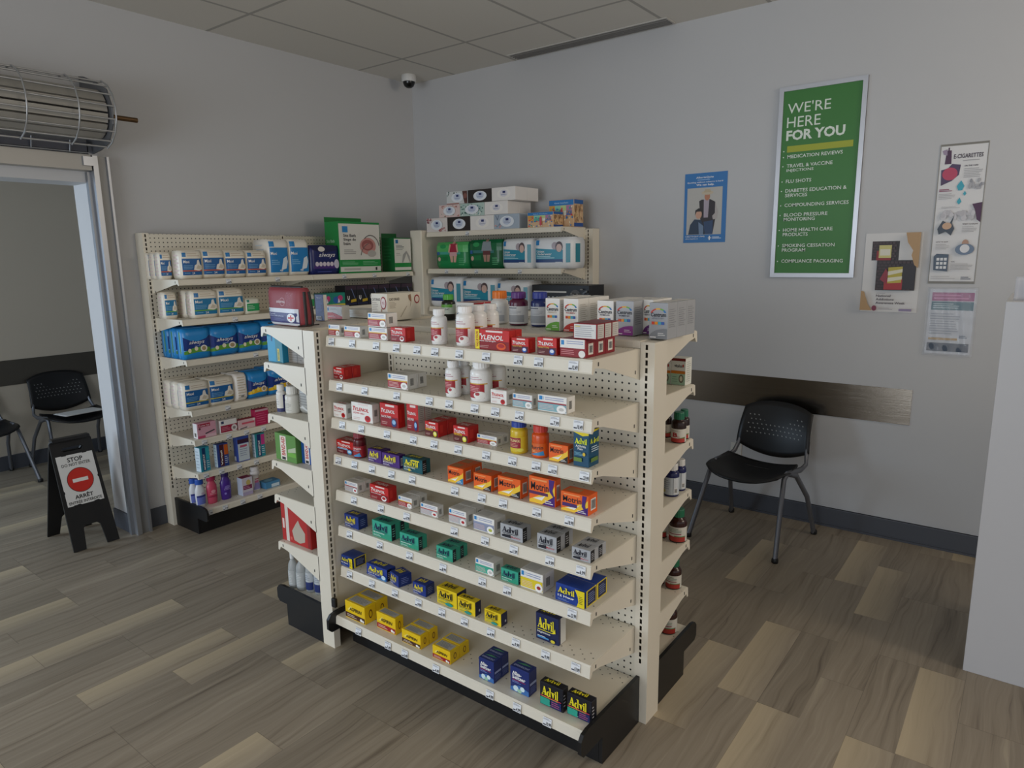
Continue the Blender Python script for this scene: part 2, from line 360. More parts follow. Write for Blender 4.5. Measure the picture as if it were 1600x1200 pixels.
def a_alka():
    return dict(body='1b2c6e', front=[T('Alka-', .1, .68, .6, .84, W_, .03), T('Seltzer', .1, .52, .82, .68, W_, .03), R(.1, .47, .82, .49, 'b32046'), LINES(.1, .36, .6, .46, 2, '8b98d0', .4), P([(0, 0), (1, 0), (1, .2), (.5, .32), (0, .14)], '3d6fb0'), E(.3, .14, .14, .12, 'cfe3ea'), E(.66, .2, .12, .1, 'dceef2'), E(.5, .08, .12, .08, '9fc9b0')],
        right=[R(.1, .42, .95, .52, 'a7b4dc'), LINES(.12, .1, .9, .36, 4, '6f80c4', .3)], top=[T('EFFERVESCENT', .1, .2, .9, .4, 'c9d2f0'), P([(.1, .6), (.5, .8), (.9, .7), (.5, .6)], '4d9a6a')])
def a_cen(body, cor, sub, dark='2a3350'):
    bits = ['d8482a', 'f09a28', '48b0c8', '3a66b8']
    return dict(body=body, front=[ARC(.5, .70, .34, .44, PI*.95, PI*.62, 'c63a2c', .36), ARC(.5, .70, .34, .44, PI*.62, PI*.42, 'f0b428', .36), ARC(.5, .70, .34, .44, PI*.42, PI*.25, '6cb33f', .36), ARC(.5, .70, .34, .44, PI*.25, PI*.08, '2a78b8', .36),
        T('Centrum', .08, .62, .92, .735, '20242e', .025), T(sub, .16, .55, .8, .60, 'b04030' if sub == 'WOMEN' else dark, .01), [R(.14+.18*k, .40, .30+.18*k, .48, c) for k, c in enumerate(bits)],
        P([(0, 0), (1, 0), (1, .28)]+[(1-math.sin(t*PI/16), .02+.27*math.cos(t*PI/16)) for t in range(1, 9)], cor), LINES(.5, .08, .92, .18, 2, W_, .3), R(.06, .03, .4, .055, W_)],
        right=[LINES(.12, .3, .85, .85, 9, 'bcb6aa' if body == 'f1eee8' else '7d7f84', .25, 8)], top=[R(.1, .1, .9, .9, 'e6e2da')])
def a_pad(low, line, word='Maxi', extra=()):
    return dict(style='bag', body='ece4d4', front=[R(.05, .78, .22, .93, '2a78b4'), LINES(.28, .78, .9, .92, 2, 'cbb9a4', .35), R(.03, .14, .95, .72, low), T(word, .08, .56, .36, .66, W_, .01), LINES(.08, .34, .55, .5, 3, '7fb2d8', .3, 6), R(.03, .27, .95, .31, line),
        P([(.55, .32), (.6, .48), (.7, .52), (.74, .66), (.82, .68), (.86, .52), (.95, .46), (.97, .34), (.8, .29)], 'ece6da'), P([(.66, .36), (.76, .5), (.88, .44), (.84, .34)], 'cfc3ae'), T('24', .45, .17, .58, .24, W_, .01), R(.1, .2, .35, .22, '7fb2d8'), list(extra)],
        left=[LINES(.1, .1, .9, .9, 6, 'e6cfcf', .3, 7), R(.35, .1, .4, .9, 'e9dcd4')], top=[])
def a_spine(c):
    return dict(style='bag', body='efe9e2', front=[LINES(.15, .08, .85, .92, 9, c, .35, 9), BAR(.35, .12, .6, .24)])
def a_alw(petal, petal2='e9e2c0'):
    return dict(style='bag', body='2187cc', front=[P([(0, .3), (0, .74), (.25, .62), (.55, .58), (.85, .66), (1, .76), (1, .3)], '14347f'), P([(0, .16), (0, .26), (.3, .36), (.7, .4), (1, .34), (1, .2), (.5, .22)], petal), E(.2, .29, .06, .07, petal2), E(.45, .34, .07, .07, petal2), E(.74, .33, .13, .11, 'e8e4dc'), E(.74, .33, .08, .07, 'a8926c'),
        T('always', .2, .46, .78, .62, W_, .0, .35), R(.4, .42, .6, .43, 'a8c4ea')], left=[R(.15, .05, .4, .95, '4aa0dc'), R(.45, .2, .62, .9, '6aa860')], top=[R(.2, .2, .8, .8, '3a95d4')])
def a_tis(body, lab='e9eef4', pat=(), seed=1):
    return dict(body=body, front=[list(pat), E(.52, .5, .29, .38, lab), E(.52, .55, .17, .28, 'c8d2e4' if body != 'ece8e4' else 'e2e0e6'), R(.47, .56, .59, .72, '27346e'), LINES(.4, .38, .66, .5, 2, '8a94b4', .4)], right=[], top=[E(.5, .5, .3, .3, 'd9d9dc')])
def specks(cols, n, seed, u0=0., v0=0., u1=1., v1=1., r=.03, asp=2.):
    q = random.Random(seed); return [E(u0+(u1-u0)*(.04+.92*q.random()), v0+(v1-v0)*(.06+.88*q.random()), r*(.6+.8*q.random()), r*asp*(.6+.8*q.random()), q.choice(cols), 7) for _ in range(n)]
def a_und():
    return dict(style='bag', body='eef0f2', front=[R(.05, .76, .15, .92, '2a86c6'), R(.04, .2, .8, .66, '2a93ae'), R(.04, .2, .8, .3, '22437c'), P([(.04, .66), (.8, .6), (.8, .66)], 'eef0f2'), T('Unisex', .08, .52, .3, .6, W_, .01), T('Underwear', .08, .43, .5, .51, W_, .01), LINES(.08, .32, .6, .42, 2, 'bfe3ec', .4),
        E(.58, .73, .08, .12, 'b5a9b0'), E(.7, .7, .1, .17, '5a4a4e'), E(.7, .66, .075, .13, 'd8b8ac'), R(.6, .2, .78, .215, 'eef0f2'), R(.88, .2, .98, .8, '2a8a9e')], right=[R(.2, .2, .7, .8, '2a8a9e')])
def a_dep(bg, top, bot, skin):
    return dict(style='bag', body='1c8a4e' if bg == 0 else '0f5f38', front=[R(0, .62, 1, 1, '58b868' if bg == 0 else '14693f'), E(.25, .84, .1, .08, '2f9a58'), R(.03, .52, .13, .64, '1f62a8'), R(.15, .54, .8, .64, '4aa694' if bg == 0 else '3d7c78'), R(.06, .3, .4, .46, '167a44'), E(.12, .36, .05, .08, 'd9b0a0'),
        E(.58, .97, .045, .05, skin), P([(.46, .94), (.7, .94), (.69, .62), (.47, .62)], top), P([(.46, .94), (.42, .62), (.46, .6), (.5, .88)], skin if bg == 0 else top), P([(.7, .94), (.74, .62), (.7, .6), (.66, .88)], skin if bg == 0 else top), P([(.47, .62), (.69, .62), (.7, .48), (.46, .48)], bot),
        P([(.47, .48), (.57, .48), (.57, .24), (.5, .24)], skin), P([(.59, .48), (.69, .48), (.66, .24), (.59, .24)], skin), LINES(.75, .12, .95, .4, 4, '6cc48a', .3)])
def a_moni(body, stripe, c2, word):
    return dict(body=body, front=[R(.22, .02, .58, .98, stripe), ('V', word, .3, .06, .5, .72, W_), R(.62, .5, .98, .95, c2), LINES(.64, .1, .95, .45, 4, 'dfe6ee', .3)], left=[R(0, 0, 1, 1, 'cfe0ea'), LINES(.15, .1, .85, .9, 6, 'a8bccc', .3)], top=[])
BODYW = 'f1eee8'
ART = {
 'lb_red': a_lb('a5202c'), 'lb_maroon': dict(body='8e1622', front=[R(0, .50, .96, 1, 'ece8e2'), R(.04, .66, .16, .92, '2a86c6'), LINES(.26, .70, .92, .93, 2, '9aa3c4', .4, 2), LINES(.05, .12, .6, .42, 3, 'd88c90', .3, 5), E(.86, .2, .13, .2, 'ece8e2')], right=[R(.22, .15, .72, .78, 'e9dfce'), BAR(.27, .2, .67, .7)], top=[]), 'lb_back': dict(body='8e1622', front=[R(.03, .05, .97, .95, 'dcdad6'), LINES(.08, .12, .9, .9, 6, 'a6a4aa', .35, 11), R(.08, .78, .3, .84, 'd8c45a')], right=[R(.06, .05, .94, .95, 'd6d0c8'), LINES(.12, .12, .88, .88, 6, 'b0a8a4', .35, 12)], top=[R(0, 0, 1, 1, '7c141e')]), 'lb_aqua': a_lb('86b4bd', 'a02838'), 'lb_grey': a_lb('b3b5b8', 'b02a35', pill='b02a35'), 'lb_dots': a_lb('b9bbbe', 'c25a55', dot='efece6', pill='b3202a'),
 'lb_grey2': a_lb('8f97b0', '9aa2c0', pill='b8bf4a'), 'lb_teal': a_lb('3fae93', '3fae93'), 'lb_yel': a_lb('e6cf2c', 'e6cf2c', pill='a52a30'),
 'tyl_red': a_tyl(), 'tyl_night': a_tyl(sub='NIGHTTIME', subc='e8b84a', low='5c0f16', pill='2a5cb0', pill2='dfe6f2'), 'tyl_value': a_tyl(pill='e0551c', extra=[R(0, 0, .13, 1, 'f0d81c'), ('V', 'VALUE PACK', .03, .1, .1, .92, 'a8201c')], tv=.5, th=.3),
 'tyl_white': a_tyl(body=BODYW, txt=RED, sub='Extra Strength', low=BODYW, subc='b8373a', pill=RED, pill2='9c1519', side=[BAR(.2, .3, .7, .75)]), 'tyl_white2': a_tyl(body=BODYW, txt=RED, sub='LIQUID GELS', low=BODYW, subc=RED, pill=RED, pill2='9c1519', side=[BAR(.2, .3, .7, .75)]),
 'tyl_back': a_tyl(sub='BACK PAIN', low='8f1420', pill='29407c', pill2='9cc4e8', tv=.6, th=.18), 'tyl_tall': a_tyl(sub='BACK PAIN', low='8f1420', pill='29407c', pill2='9cc4e8', tv=.6, th=.13, side=[R(0, 0, 1, 1, 'c9c4bb'), LINES(.1, .3, .9, .95, 9, '9a948c', .3)]),
 'tyl_yel': a_tyl(sub='MUSCLE', subc='f0c83a', pill='e6e03a', pill2='f4f0a0', low='5e1a16', extra=[R(.06, .48, .6, .53, 'e0a82c')]), 'tyl_blue': a_tyl(sub='COMPLETE', low='6a1220', pill='3aa0d8', pill2='cfe6f4', extra=[R(.06, .33, .7, .42, '8fb4d8')]),
 'adv_blue': a_adv('1a3585', 'f0dc2a', right=[R(0, 0, 1, 1, '182d70'), LINES(.2, .2, .8, .8, 4, '8fa0d8', .25)]), 'adv_purple': a_adv('4a2378', 'f0e02a', right=[R(0, 0, 1, 1, '3f1d68'), BAR(.2, .2, .6, .8)]), 'adv_teal_y': a_adv('0d5560', 'f0e02a', extra=[E(.36, .14, .07, .09, 'e6cf2c'), R(.5, .84, .9, .95, 'e0cf30')]),
 'adv_grey': a_adv('aeb0b4', '1b1d2c', extra=[P([(.1, .3), (.5, .36), (.5, .12), (.1, .12)], '20222e'), T('Migraine', .52, .16, .92, .3, 'c03a50', .01)], topc='2a2c38'), 'adv_green': a_adv('36a78c', '14214e', band='2f9c7c', subc='e2f2ec', right=[R(0, 0, .45, 1, '141a2c'), LINES(.1, .2, .4, .8, 4, '8fd0c0', .3)], topc='14214e'),
 'adv_12': a_adv('1c3f94', '1c3f94', sub='', extra=[R(0, 0, 1, .46, '1c3f94'), ADV(.08, .52, .66, .86, 'f2e22c'), T('12 Hour', .1, .3, .66, .44, W_, .03), LINES(.1, .1, .5, .22, 2, '8fa8dc', .3), P([(.74, 0), (.80, .3), (.78, .6), (.72, .86), (.68, 1), (1, 1), (1, 0)], 'efd91e'), LINES(.82, .2, .96, .7, 5, '5a5420', .3)], right=[R(0, 0, 1, 1, 'efd91e'), R(.12, .06, .92, .94, '1b2148'), LINES(.2, .2, .85, .8, 5, '8fa0d0', .3)]),
 'adv_cold': a_adv('1c3a8e', 'f2e22c', sub='Cold & Sinus', extra=[P([(.5, 0), (1, 0), (1, .4)], '2f78b8'), E(.86, .26, .1, .18, 'cfe2f0')]), 'adv_yel': a_adv('efd01c', '17181c', sub='LIQUI-GELS', subc='1d7f78', extra=[E(.64, .14, .2, .1, '2a9a90'), R(.1, .85, .6, .93, 'd8b414')], right=[R(0, 0, 1, 1, '20254c'), E(.7, .3, .1, .1, 'dfe2ea')]),
 'adv_night': a_adv('162250', 'f2e22c', sub='Nighttime', extra=[P([(.72, .4), (.9, .44), (.88, .62), (.82, .5)], 'f2e22c'), R(.1, .1, .6, .16, '4a90c8'), E(.78, .1, .1, .06, 'd8c83a')], topc='f2e22c', right=[R(.25, 0, 1, 1, 'd9d8d2')]), 'adv_cold2': a_adv('10131f', 'f2e22c', sub='COLD & FLU', extra=[R(.05, .42, .95, .46, 'c83a5c'), R(.04, .06, .46, .38, '2aa08c'), P([(.5, .06), (.96, .06), (.96, .4), (.5, .4)], '1a2560'), LINES(.54, .1, .9, .36, 3, 'c05a78', .3)]),
 'adv_arth': dict(body='104c6c', front=[P([(0, 1), (1, 1), (1, .88), (.6, .84), (0, .93)], 'efd91e'), ADV(.08, .62, .92, .78, 'e6f02c'), T('Arthritis', .18, .53, .86, .6, W_, .01), T('Pain', .32, .46, .66, .52, W_, .01), LINES(.1, .3, .7, .4, 3, '7ab4cc', .4), E(.74, .35, .09, .05, 'e6c23a'), R(.06, .13, .6, .24, '6a8a3a')], right=[P([(0, .92), (1, .96), (1, 1), (0, 1)], 'efd91e'), ADV(.1, .64, .9, .78, 'e6f02c'), LINES(.15, .4, .9, .58, 3, 'cfe0ea', .4), R(.1, .13, .8, .24, '6a8a3a')], top=[R(.05, .05, .95, .95, 'efd91e')]),
 'mot': a_mot('241b18'), 'mot_blue': a_mot('2b86b8'), 'mot_purple': a_mot('46207a', extra=[R(.05, .26, .6, .44, '4a2a70'), P([(.8, .98), (.96, .98), (.9, .5), (.96, .1), (.78, .4)], '46207a')]), 'mot_tall': a_mot('46207a', extra=[R(0, .34, .74, .45, '5a2a58'), P([(.78, 1), (1, 1), (.92, .6), (1, .3), (.8, .55)], '46207a')]),
 'asp': a_asp('4a2418'), 'asp_red': a_asp('a01c24'), 'alka': a_alka(),
 'cen_green': a_cen(BODYW, '6cb33f', 'ADULTS', 'b8a890'), 'cen_red': a_cen(BODYW, 'c8352c', 'WOMEN'), 'cen_blue': a_cen(BODYW, '3a7cc0', 'WOMEN 50+'), 'cen_purple': a_cen('b4b6ba', '8a2a88', 'WOMEN 50+'), 'cen_purple_w': a_cen(BODYW, '6a2a78', 'PERFORM'), 'cen_grey': a_cen('a6a8ac', '85888c', 'ADULTS 50+', '7a8090'),
 'oad': dict(body='efeeea', front=[T('ONE', .06, .72, .26, .84, '2a2a34', .02), T('ONE A DAY', .3, .58, .92, .74, '24304a', .025), P([(.3, .1), (1, .1), (1, .5), (.7, .3)], 'b8202a'), R(.03, .1, .28, .42, '2a78b8')], right=[R(0, .9, 1, 1, 'b8202a'), LINES(.1, .1, .9, .85, 9, 'b8b2a8', .3)], top=[R(0, 0, 1, 1, 'a8202a'), R(.1, .1, .7, .9, 'd9b8b4')]),
 'blister': dict(body='232c74', front=[T('Polysporin', .2, .84, .8, .92, 'cfd6f0', .01), LINES(.15, .3, .85, .75, 9, '4a56a8', .3), BAR(.1, .03, .7, .16)], right=[R(0, 0, 1, 1, 'e6e4de')]),
 'redwhite': dict(body='efece6', front=[R(0, .94, 1, 1, 'e04a2c'), R(.05, .6, .16, .84, '2a86c6'), LINES(.25, .66, .75, .82, 2, 'b0a8a0', .3), P([(0, 0), (1, 0), (1, .2), (.4, .48), (0, .46)], 'd8301c'), LINES(.1, .1, .6, .3, 2, 'f0d8d0', .3), E(.86, .55, .14, .24, 'dedad2')], right=[], top=[R(0, 0, 1, 1, 'e8e4dc')]),
 'plain': dict(body='e9e4da', front=[LINES(.08, .2, .9, .8, 3, 'd6c6b8', .3)], right=[], top=[LINES(.05, .1, .6, .5, 3, 'cfc8bc', .25), LINES(.65, .3, .95, .8, 3, 'b8c4d8', .25)]),
 'cat': dict(body='e8e0cf', front=[T('CATORAID', .06, .74, .58, .84, '3a2a24', .02), LINES(.06, .3, .45, .7, 6, 'a89a8c', .3), E(.78, .66, .18, .24, 'a02a30'), E(.78, .66, .14, .19, 'f0e0dc'), T('MAX', .7, .6, .86, .72, 'b0505c'), P([(.5, 0), (.62, .4), (.7, .5), (.64, .2)], 'b88a6c')],
   right=[T('CATORAID', .05, .74, .36, .84, '3a2a24', .02), LINES(.05, .45, .26, .7, 5, 'a89a8c', .3), P([(.36, .1), (.56, .5), (.58, .5), (.38, .1)], 'b8ac98'), P([(.62, .9), (.7, .95), (.72, .7), (.66, .4), (.7, .65), (.64, .75)], '9a7458'), E(.89, .74, .085, .17, 'a02a30'), E(.89, .74, .06, .12, 'e8d8cc')], top=[]),
 'vitalux': dict(body='e6e6dc', front=[R(0, .90, 1, 1, '7c1f1c'), T('vitalux', .22, .66, .8, .78, '2a2a30', .02), R(.8, .68, .88, .78, 'c03028'), R(0, .42, 1, .53, 'd07a22'), R(0, 0, 1, .42, 'a9c9ae'), E(.72, .24, .17, .16, '6d6a58'), E(.72, .24, .1, .1, 'd8d4b8'), LINES(.1, .08, .5, .34, 3, '7fa488', .3)], right=[LINES(.15, .1, .85, .9, 10, 'b8b8b0', .3)], top=[]),
 'pad_or': a_pad('1d5f9c', 'c8562a'), 'pad_gr': a_pad('1f78a8', '6fae3a'), 'pad_ye': a_pad('1d62a0', 'c8b83a'), 'pad_spine_y': a_spine('cdbda4'), 'pad_green': dict(style='bag', body='e4e2d2', front=[R(.06, .76, .22, .92, '2a8a78'), R(.05, .2, .95, .68, '1f9a56'), LINES(.1, .3, .6, .6, 3, 'bfe0c8', .3)]),
 'pad_tall': dict(style='bag', body='efeae0', front=[R(.04, .8, .26, .95, '2a86c6'), R(.05, .1, .94, .78, '1f7fc0'), T('Maxi', .08, .58, .36, .66, W_, .01), P([(.55, .16), (.68, .48), (.84, .54), (.9, .4), (.8, .2)], 'dfe6ec'), LINES(.1, .3, .5, .46, 3, '8fc4e6', .3), T('48', .46, .12, .62, .18, W_, .01)], left=[LINES(.1, .1, .9, .9, 7, 'd8e0e6', .3)]),
 'alw_navy': dict(style='bag', body='141d5e', front=[P([(0, 1), (1, 1), (.9, .84), (.5, .74), (.1, .84)], '0e1242'), E(.38, .88, .12, .09, 'e4ddd6'), T('always', .28, .56, .86, .76, W_, .0, .35), P([(.08, .2), (.12, .34), (.9, .44), (.96, .2)], '4a2a78'), [E(.2+.13*k, .36, .06, .08, 'd8cdd8') for k in range(6)], E(.9, .36, .1, .16, 'd0cce0'), R(.2, .08, .7, .1, '5a64b0')]),
 'sitz': dict(body='1a8a40', front=[R(0, .02, 1, .97, 'dedbd3'), R(0, .12, 1, .26, '1d8f42'), LINES(.05, .15, .45, .23, 3, '8fc8a0', .3), LINES(.55, .15, .95, .23, 3, '8fc8a0', .3), R(.08, .80, .21, .92, '2a86c6'), T('Sitz Bath', .1, .71, .4, .77, '2c2c34', .012), T('Siege de', .1, .62, .4, .69, '2c2c34', .012), T('bain', .1, .55, .26, .61, '2c2c34', .012), LINES(.1, .36, .4, .47, 3, '8d8a88', .3),
   E(.69, .53, .2, .17, 'c98f88'), E(.68, .55, .15, .11, '9c5a58'), E(.68, .53, .1, .06, 'b87a74'), E(.78, .38, .11, .07, 'b5b0aa'), ARC(.76, .5, .21, .225, PI*.05, PI*.75, '5a5654', 1.15), ARC(.8, .3, .29, .305, PI*.6, PI*.95, '6a6664', 1.), R(.08, .05, .48, .09, 'bdbab2'), T('1', .86, .04, .9, .1, '3a3a3a')], left=[T('Sitz Bath', .1, .6, .7, .66, 'bfe0c8'), LINES(.1, .2, .6, .5, 5, '3aa45e', .3)], flap='1d7a34'),
 'green_narrow': dict(body='17703a', front=[R(0, .03, 1, .98, 'e2e0d8'), R(0, .12, 1, .25, '1d8f42'), R(.08, .84, .24, .95, '2a6fa8'), LINES(.1, .64, .6, .8, 4, '6a6a72', .35), LINES(.1, .46, .4, .56, 2, 'a8a6a4', .3), P([(.42, .26), (.5, .5), (.72, .62), (.92, .44), (.96, .26), (.9, .26), (.72, .54), (.5, .26)], 'a9a8a6')], left=[LINES(.15, .3, .8, .8, 5, '2f8a50', .3)], flap='14632f'),
 'tampon': dict(body='1f8a78', front=[R(0, 0, 1, .22, 'd8c23a'), E(.35, .5, .3, .25, '2a62b0'), E(.62, .62, .2, .2, 'c8407c'), P([(.4, .3), (.6, .3), (.5, .62)], 'e8e6ea')], right=[], top=[]),
 'ubox': dict(body='15131c', front=[R(0, .8, 1, 1, '3a2436'), ('Q', [(.14, .5), (.15, .34), (.24, .27), (.33, .34), (.34, .5)], [(.19, .5), (.195, .37), (.24, .33), (.285, .37), (.29, .5)], W_), P([(.5, .86), (.56, .86), (.86, .36), (.8, .36)], '6a78a4'), P([(.44, .16), (.94, .2), (.94, .34), (.46, .3)], 'c8a82a'), R(0, .06, 1, .12, '1c2450')], right=[], top=[]),
 'alw_green': a_alw('5f9c3a'), 'alw_yel': a_alw('e6b81c', 'f0d860'),
 'preg_pink': dict(body='d9a0b0', front=[R(.06, .74, .7, .96, 'a51c3c'), T('Preview Test', .1, .78, .66, .9, 'f0d0d8', .01), P([(.4, .3), (.9, .46), (.94, .38), (.42, .22)], '4a4448'), E(.12, .64, .06, .08, '6a3440'), R(0, 0, .4, .16, 'c84a70'), R(.4, 0, 1, .2, 'e0bcc4')], left=[R(0, 0, 1, 1, 'e6e2e2'), BAR(.2, .06, .8, .4)]),
 'preg_lb': dict(body='e9e6e2', front=[R(.06, .74, .22, .94, '2c3c64'), R(0, .06, 1, .6, 'a01a3c'), LINES(.06, .16, .6, .5, 3, 'd89aac', .3), E(.82, .3, .18, .26, 'e0d8d8'), E(.82, .3, .09, .12, '8d8488')], left=[]),
 'preg_pink2': dict(body='dcb8bc', front=[R(0, .02, .6, .2, 'd8cccb'), R(.2, .5, .96, .7, 'd0546a'), P([(.05, .1), (.5, .2), (.5, .1), (.1, 0)], '5a4a50'), E(.94, .86, .08, .12, 'efdcdc')], top=[R(0, 0, 1, 1, 'b02848')]),
 'preg_mag': dict(body='b81c54', front=[R(0, .88, 1, 1, 'c9a0ac'), LINES(.06, .1, .9, .8, 5, 'd86a90', .22)], left=[]),
 'moni_blue': a_moni('2a9ab4', '123a6c', '35b0c0', 'MONISTAT'), 'moni_or': a_moni('26408a', '4a1824', 'c8601c', 'Vagisil'), 'moni_pink': a_moni('2a8f9c', '1c2a66', 'c83a8a', 'MONISTAT'),
 'moni_white': dict(body='2a48a0', front=[R(.02, .02, .98, .72, 'c9d4dc'), R(.0, .74, 1, .9, '3a1a34'), LINES(.15, .2, .85, .62, 5, '8c98b4', .3), R(.2, .58, .8, .66, 'c0506c')], left=[R(.05, .02, .5, .2, 'dfe2ea')]),
 'wash_box': dict(body='cfc9d4', front=[E(.6, .72, .22, .16, 'c8b46a'), R(.06, .34, .94, .58, '7a1f4c'), LINES(.1, .38, .8, .54, 2, 'd8a0c0', .35), R(0, 0, 1, .2, 'b0a4c4')], left=[R(0, 0, 1, 1, 'c4cfe6')], top=[R(0, 0, 1, 1, '8a2a58')]),
 'flat_blue': dict(body='4a88b4', front=[R(.4, .1, .95, .6, 'cfe0ea')], top=[R(.05, .05, .95, .95, '3f80b0'), E(.4, .5, .3, .3, '78b0d0')]),
 'tis_floral': a_tis('e2dad6', pat=[specks(['a05a60', '7a4a58', 'c08a88'], 16, 3, 0, .66, .3, 1), specks(['a8505a', 'c08a88'], 16, 4, .62, 0, 1, .3)]), 'tis_dark': a_tis('2e2724'), 'tis_white': a_tis('ece8e4', lab='f4f0ea'),
 'tis_blue': a_tis('a9b6c4', pat=[P([(.04, .95), (.12, .6), (.14, .6), (.2, .95), (.17, .95), (.13, .7), (.07, .95)], '6a788c'), specks(['7a8aa0', 'd0a09c'], 8, 6, 0, 0, .3, .4)]), 'tis_pink': a_tis('e0c9c4', pat=[specks(['c88a80', 'a86a68', 'd8b09c', '8a9a84'], 30, 8)]), 'tis_green': a_tis('b9cfc6', pat=[specks(['4a7a6c', '6a98a0', '34605c', 'dfe8e0'], 46, 9)]),
 'tis_photo': a_tis('d4d8d8', pat=[P([(.76, 1), (1, 1), (1, 0), (.86, 0), (.8, .5)], '5a3a34'), E(.9, .6, .08, .2, '8a5a50'), specks(['4a5a54', '8aa0a0'], 8, 5, 0, .6, .6, 1), R(0, 0, .6, .06, 'a8503c')]),
 'kids': dict(body='d9b48c', front=[R(0, .8, 1, 1, '1f78bc'), T('tissues mouchoirs', .22, .86, .78, .93, 'bfe0f4'), [R(.02+.23*k, .42+.19*j, .24+.23*k, .6+.19*j, c) for j, row in enumerate((('e0a04a', '58b8a0', 'e8e8d8', '6a78a8'), ('dca03c', '8fd0b4', 'c0d890', 'b87aa0'))) for k, c in enumerate(row)], specks(['d8404c', '2a78b8', 'f0e6c8', '38a89c', 'e0a03a'], 46, 12, 0, .0, 1, .8, .03, 1.4), R(.5, .1, .58, .6, 'd0485c')], right=[R(0, .84, 1, 1, '1f5ea4'), R(0, 0, 1, .14, '1f4f98'), specks(['8a6a4c', 'e6c890', 'b88a60'], 60, 13, 0, .14, 1, .84)], top=[R(0, 0, 1, 1, '2a86c8')]),
 'dep_w': a_dep(0, 'a82a44', 'd9a8ac', 'd8ab98'), 'dep_m': a_dep(1, '8f9aa0', '6a3a3c', 'b08878'), 'und': a_und(),
 'blackbox': dict(body='14151a', front=[R(.02, .72, .62, .78, 'd9d6d0'), [E(.08+.075*k, .5, .026, .08, 'cfd2d6') for k in range(7)], [E(.08+.075*k, .5, .014, .045, '14151a') for k in range(7)], E(.64, .5, .05, .13, '8a8d92'), E(.78, .55, .1, .3, '4a443e'), specks(['8c8450', '6a7078', 'b0aa90', '3a3f46'], 60, 15, 0, .02, 1, .3, .02, 2), specks(['7a7468', '5a5f66'], 24, 16, .68, .3, 1, .95, .02, 2)]),
 'ec_blue': dict(body='1f93bc', front=[R(.55, 0, 1, 1, '147888'), R(.66, .05, .8, .5, 'd8c02a'), ('V', 'ABSORBENT', .69, .08, .77, .46, '2a5a3a'), R(.28, .75, .36, 1, '0d4a80')]), 'ec_grey': dict(body='8c8276', front=[LINES(.05, .08, .95, .92, 9, '6f665a', .35), R(.49, 0, .51, 1, '5c5448')]), 'ec_dred': dict(body='6a1c1c', front=[R(.4, 0, .5, 1, '8c3a34')]),
 'ec_clear': dict(style='bag', body='a9a8a2', front=[LINES(.08, .3, .9, .95, 7, '8c8a86', .5), P([(.1, .2), (.4, .3), (.9, .15), (.8, .1), (.4, .2)], 'd4d4d0')]),
 'band_green': dict(body='5a8c3a', front=[R(.24, .02, .54, .94, 'e8ddd0'), ('V', 'BAND-AID', .3, .2, .48, .9, 'b8241c'), R(.3, .04, .48, .14, '1c1c1c'), R(.6, .2, 1, .36, '6fae3a'), P([(.62, .46), (1, .6), (1, .4), (.62, .34)], 'b5bfa0')]), 'band_blue': dict(body='1c4f94', front=[R(.18, 0, .46, .98, 'e8ddd8'), ('V', 'BAND-AID', .23, .22, .41, .9, 'c0281c'), R(.23, .03, .41, .14, '1c1c1c'), R(.62, .4, .84, .78, '8f9cb0')]),
 'ec_red': dict(body='b3201c', front=[R(.14, 0, .25, 1, 'd8cfc4'), P([(.42, .08), (.36, .3), (.5, .5), (.6, .62), (.66, .5), (.82, .34), (.8, .12), (.62, .04)], 'b8ad9c'), R(.03, .3, .1, .55, 'e0c8c0'), R(.28, .06, .36, .14, 'd0584c'), R(.9, 0, 1, 1, '8c1814')]),
}
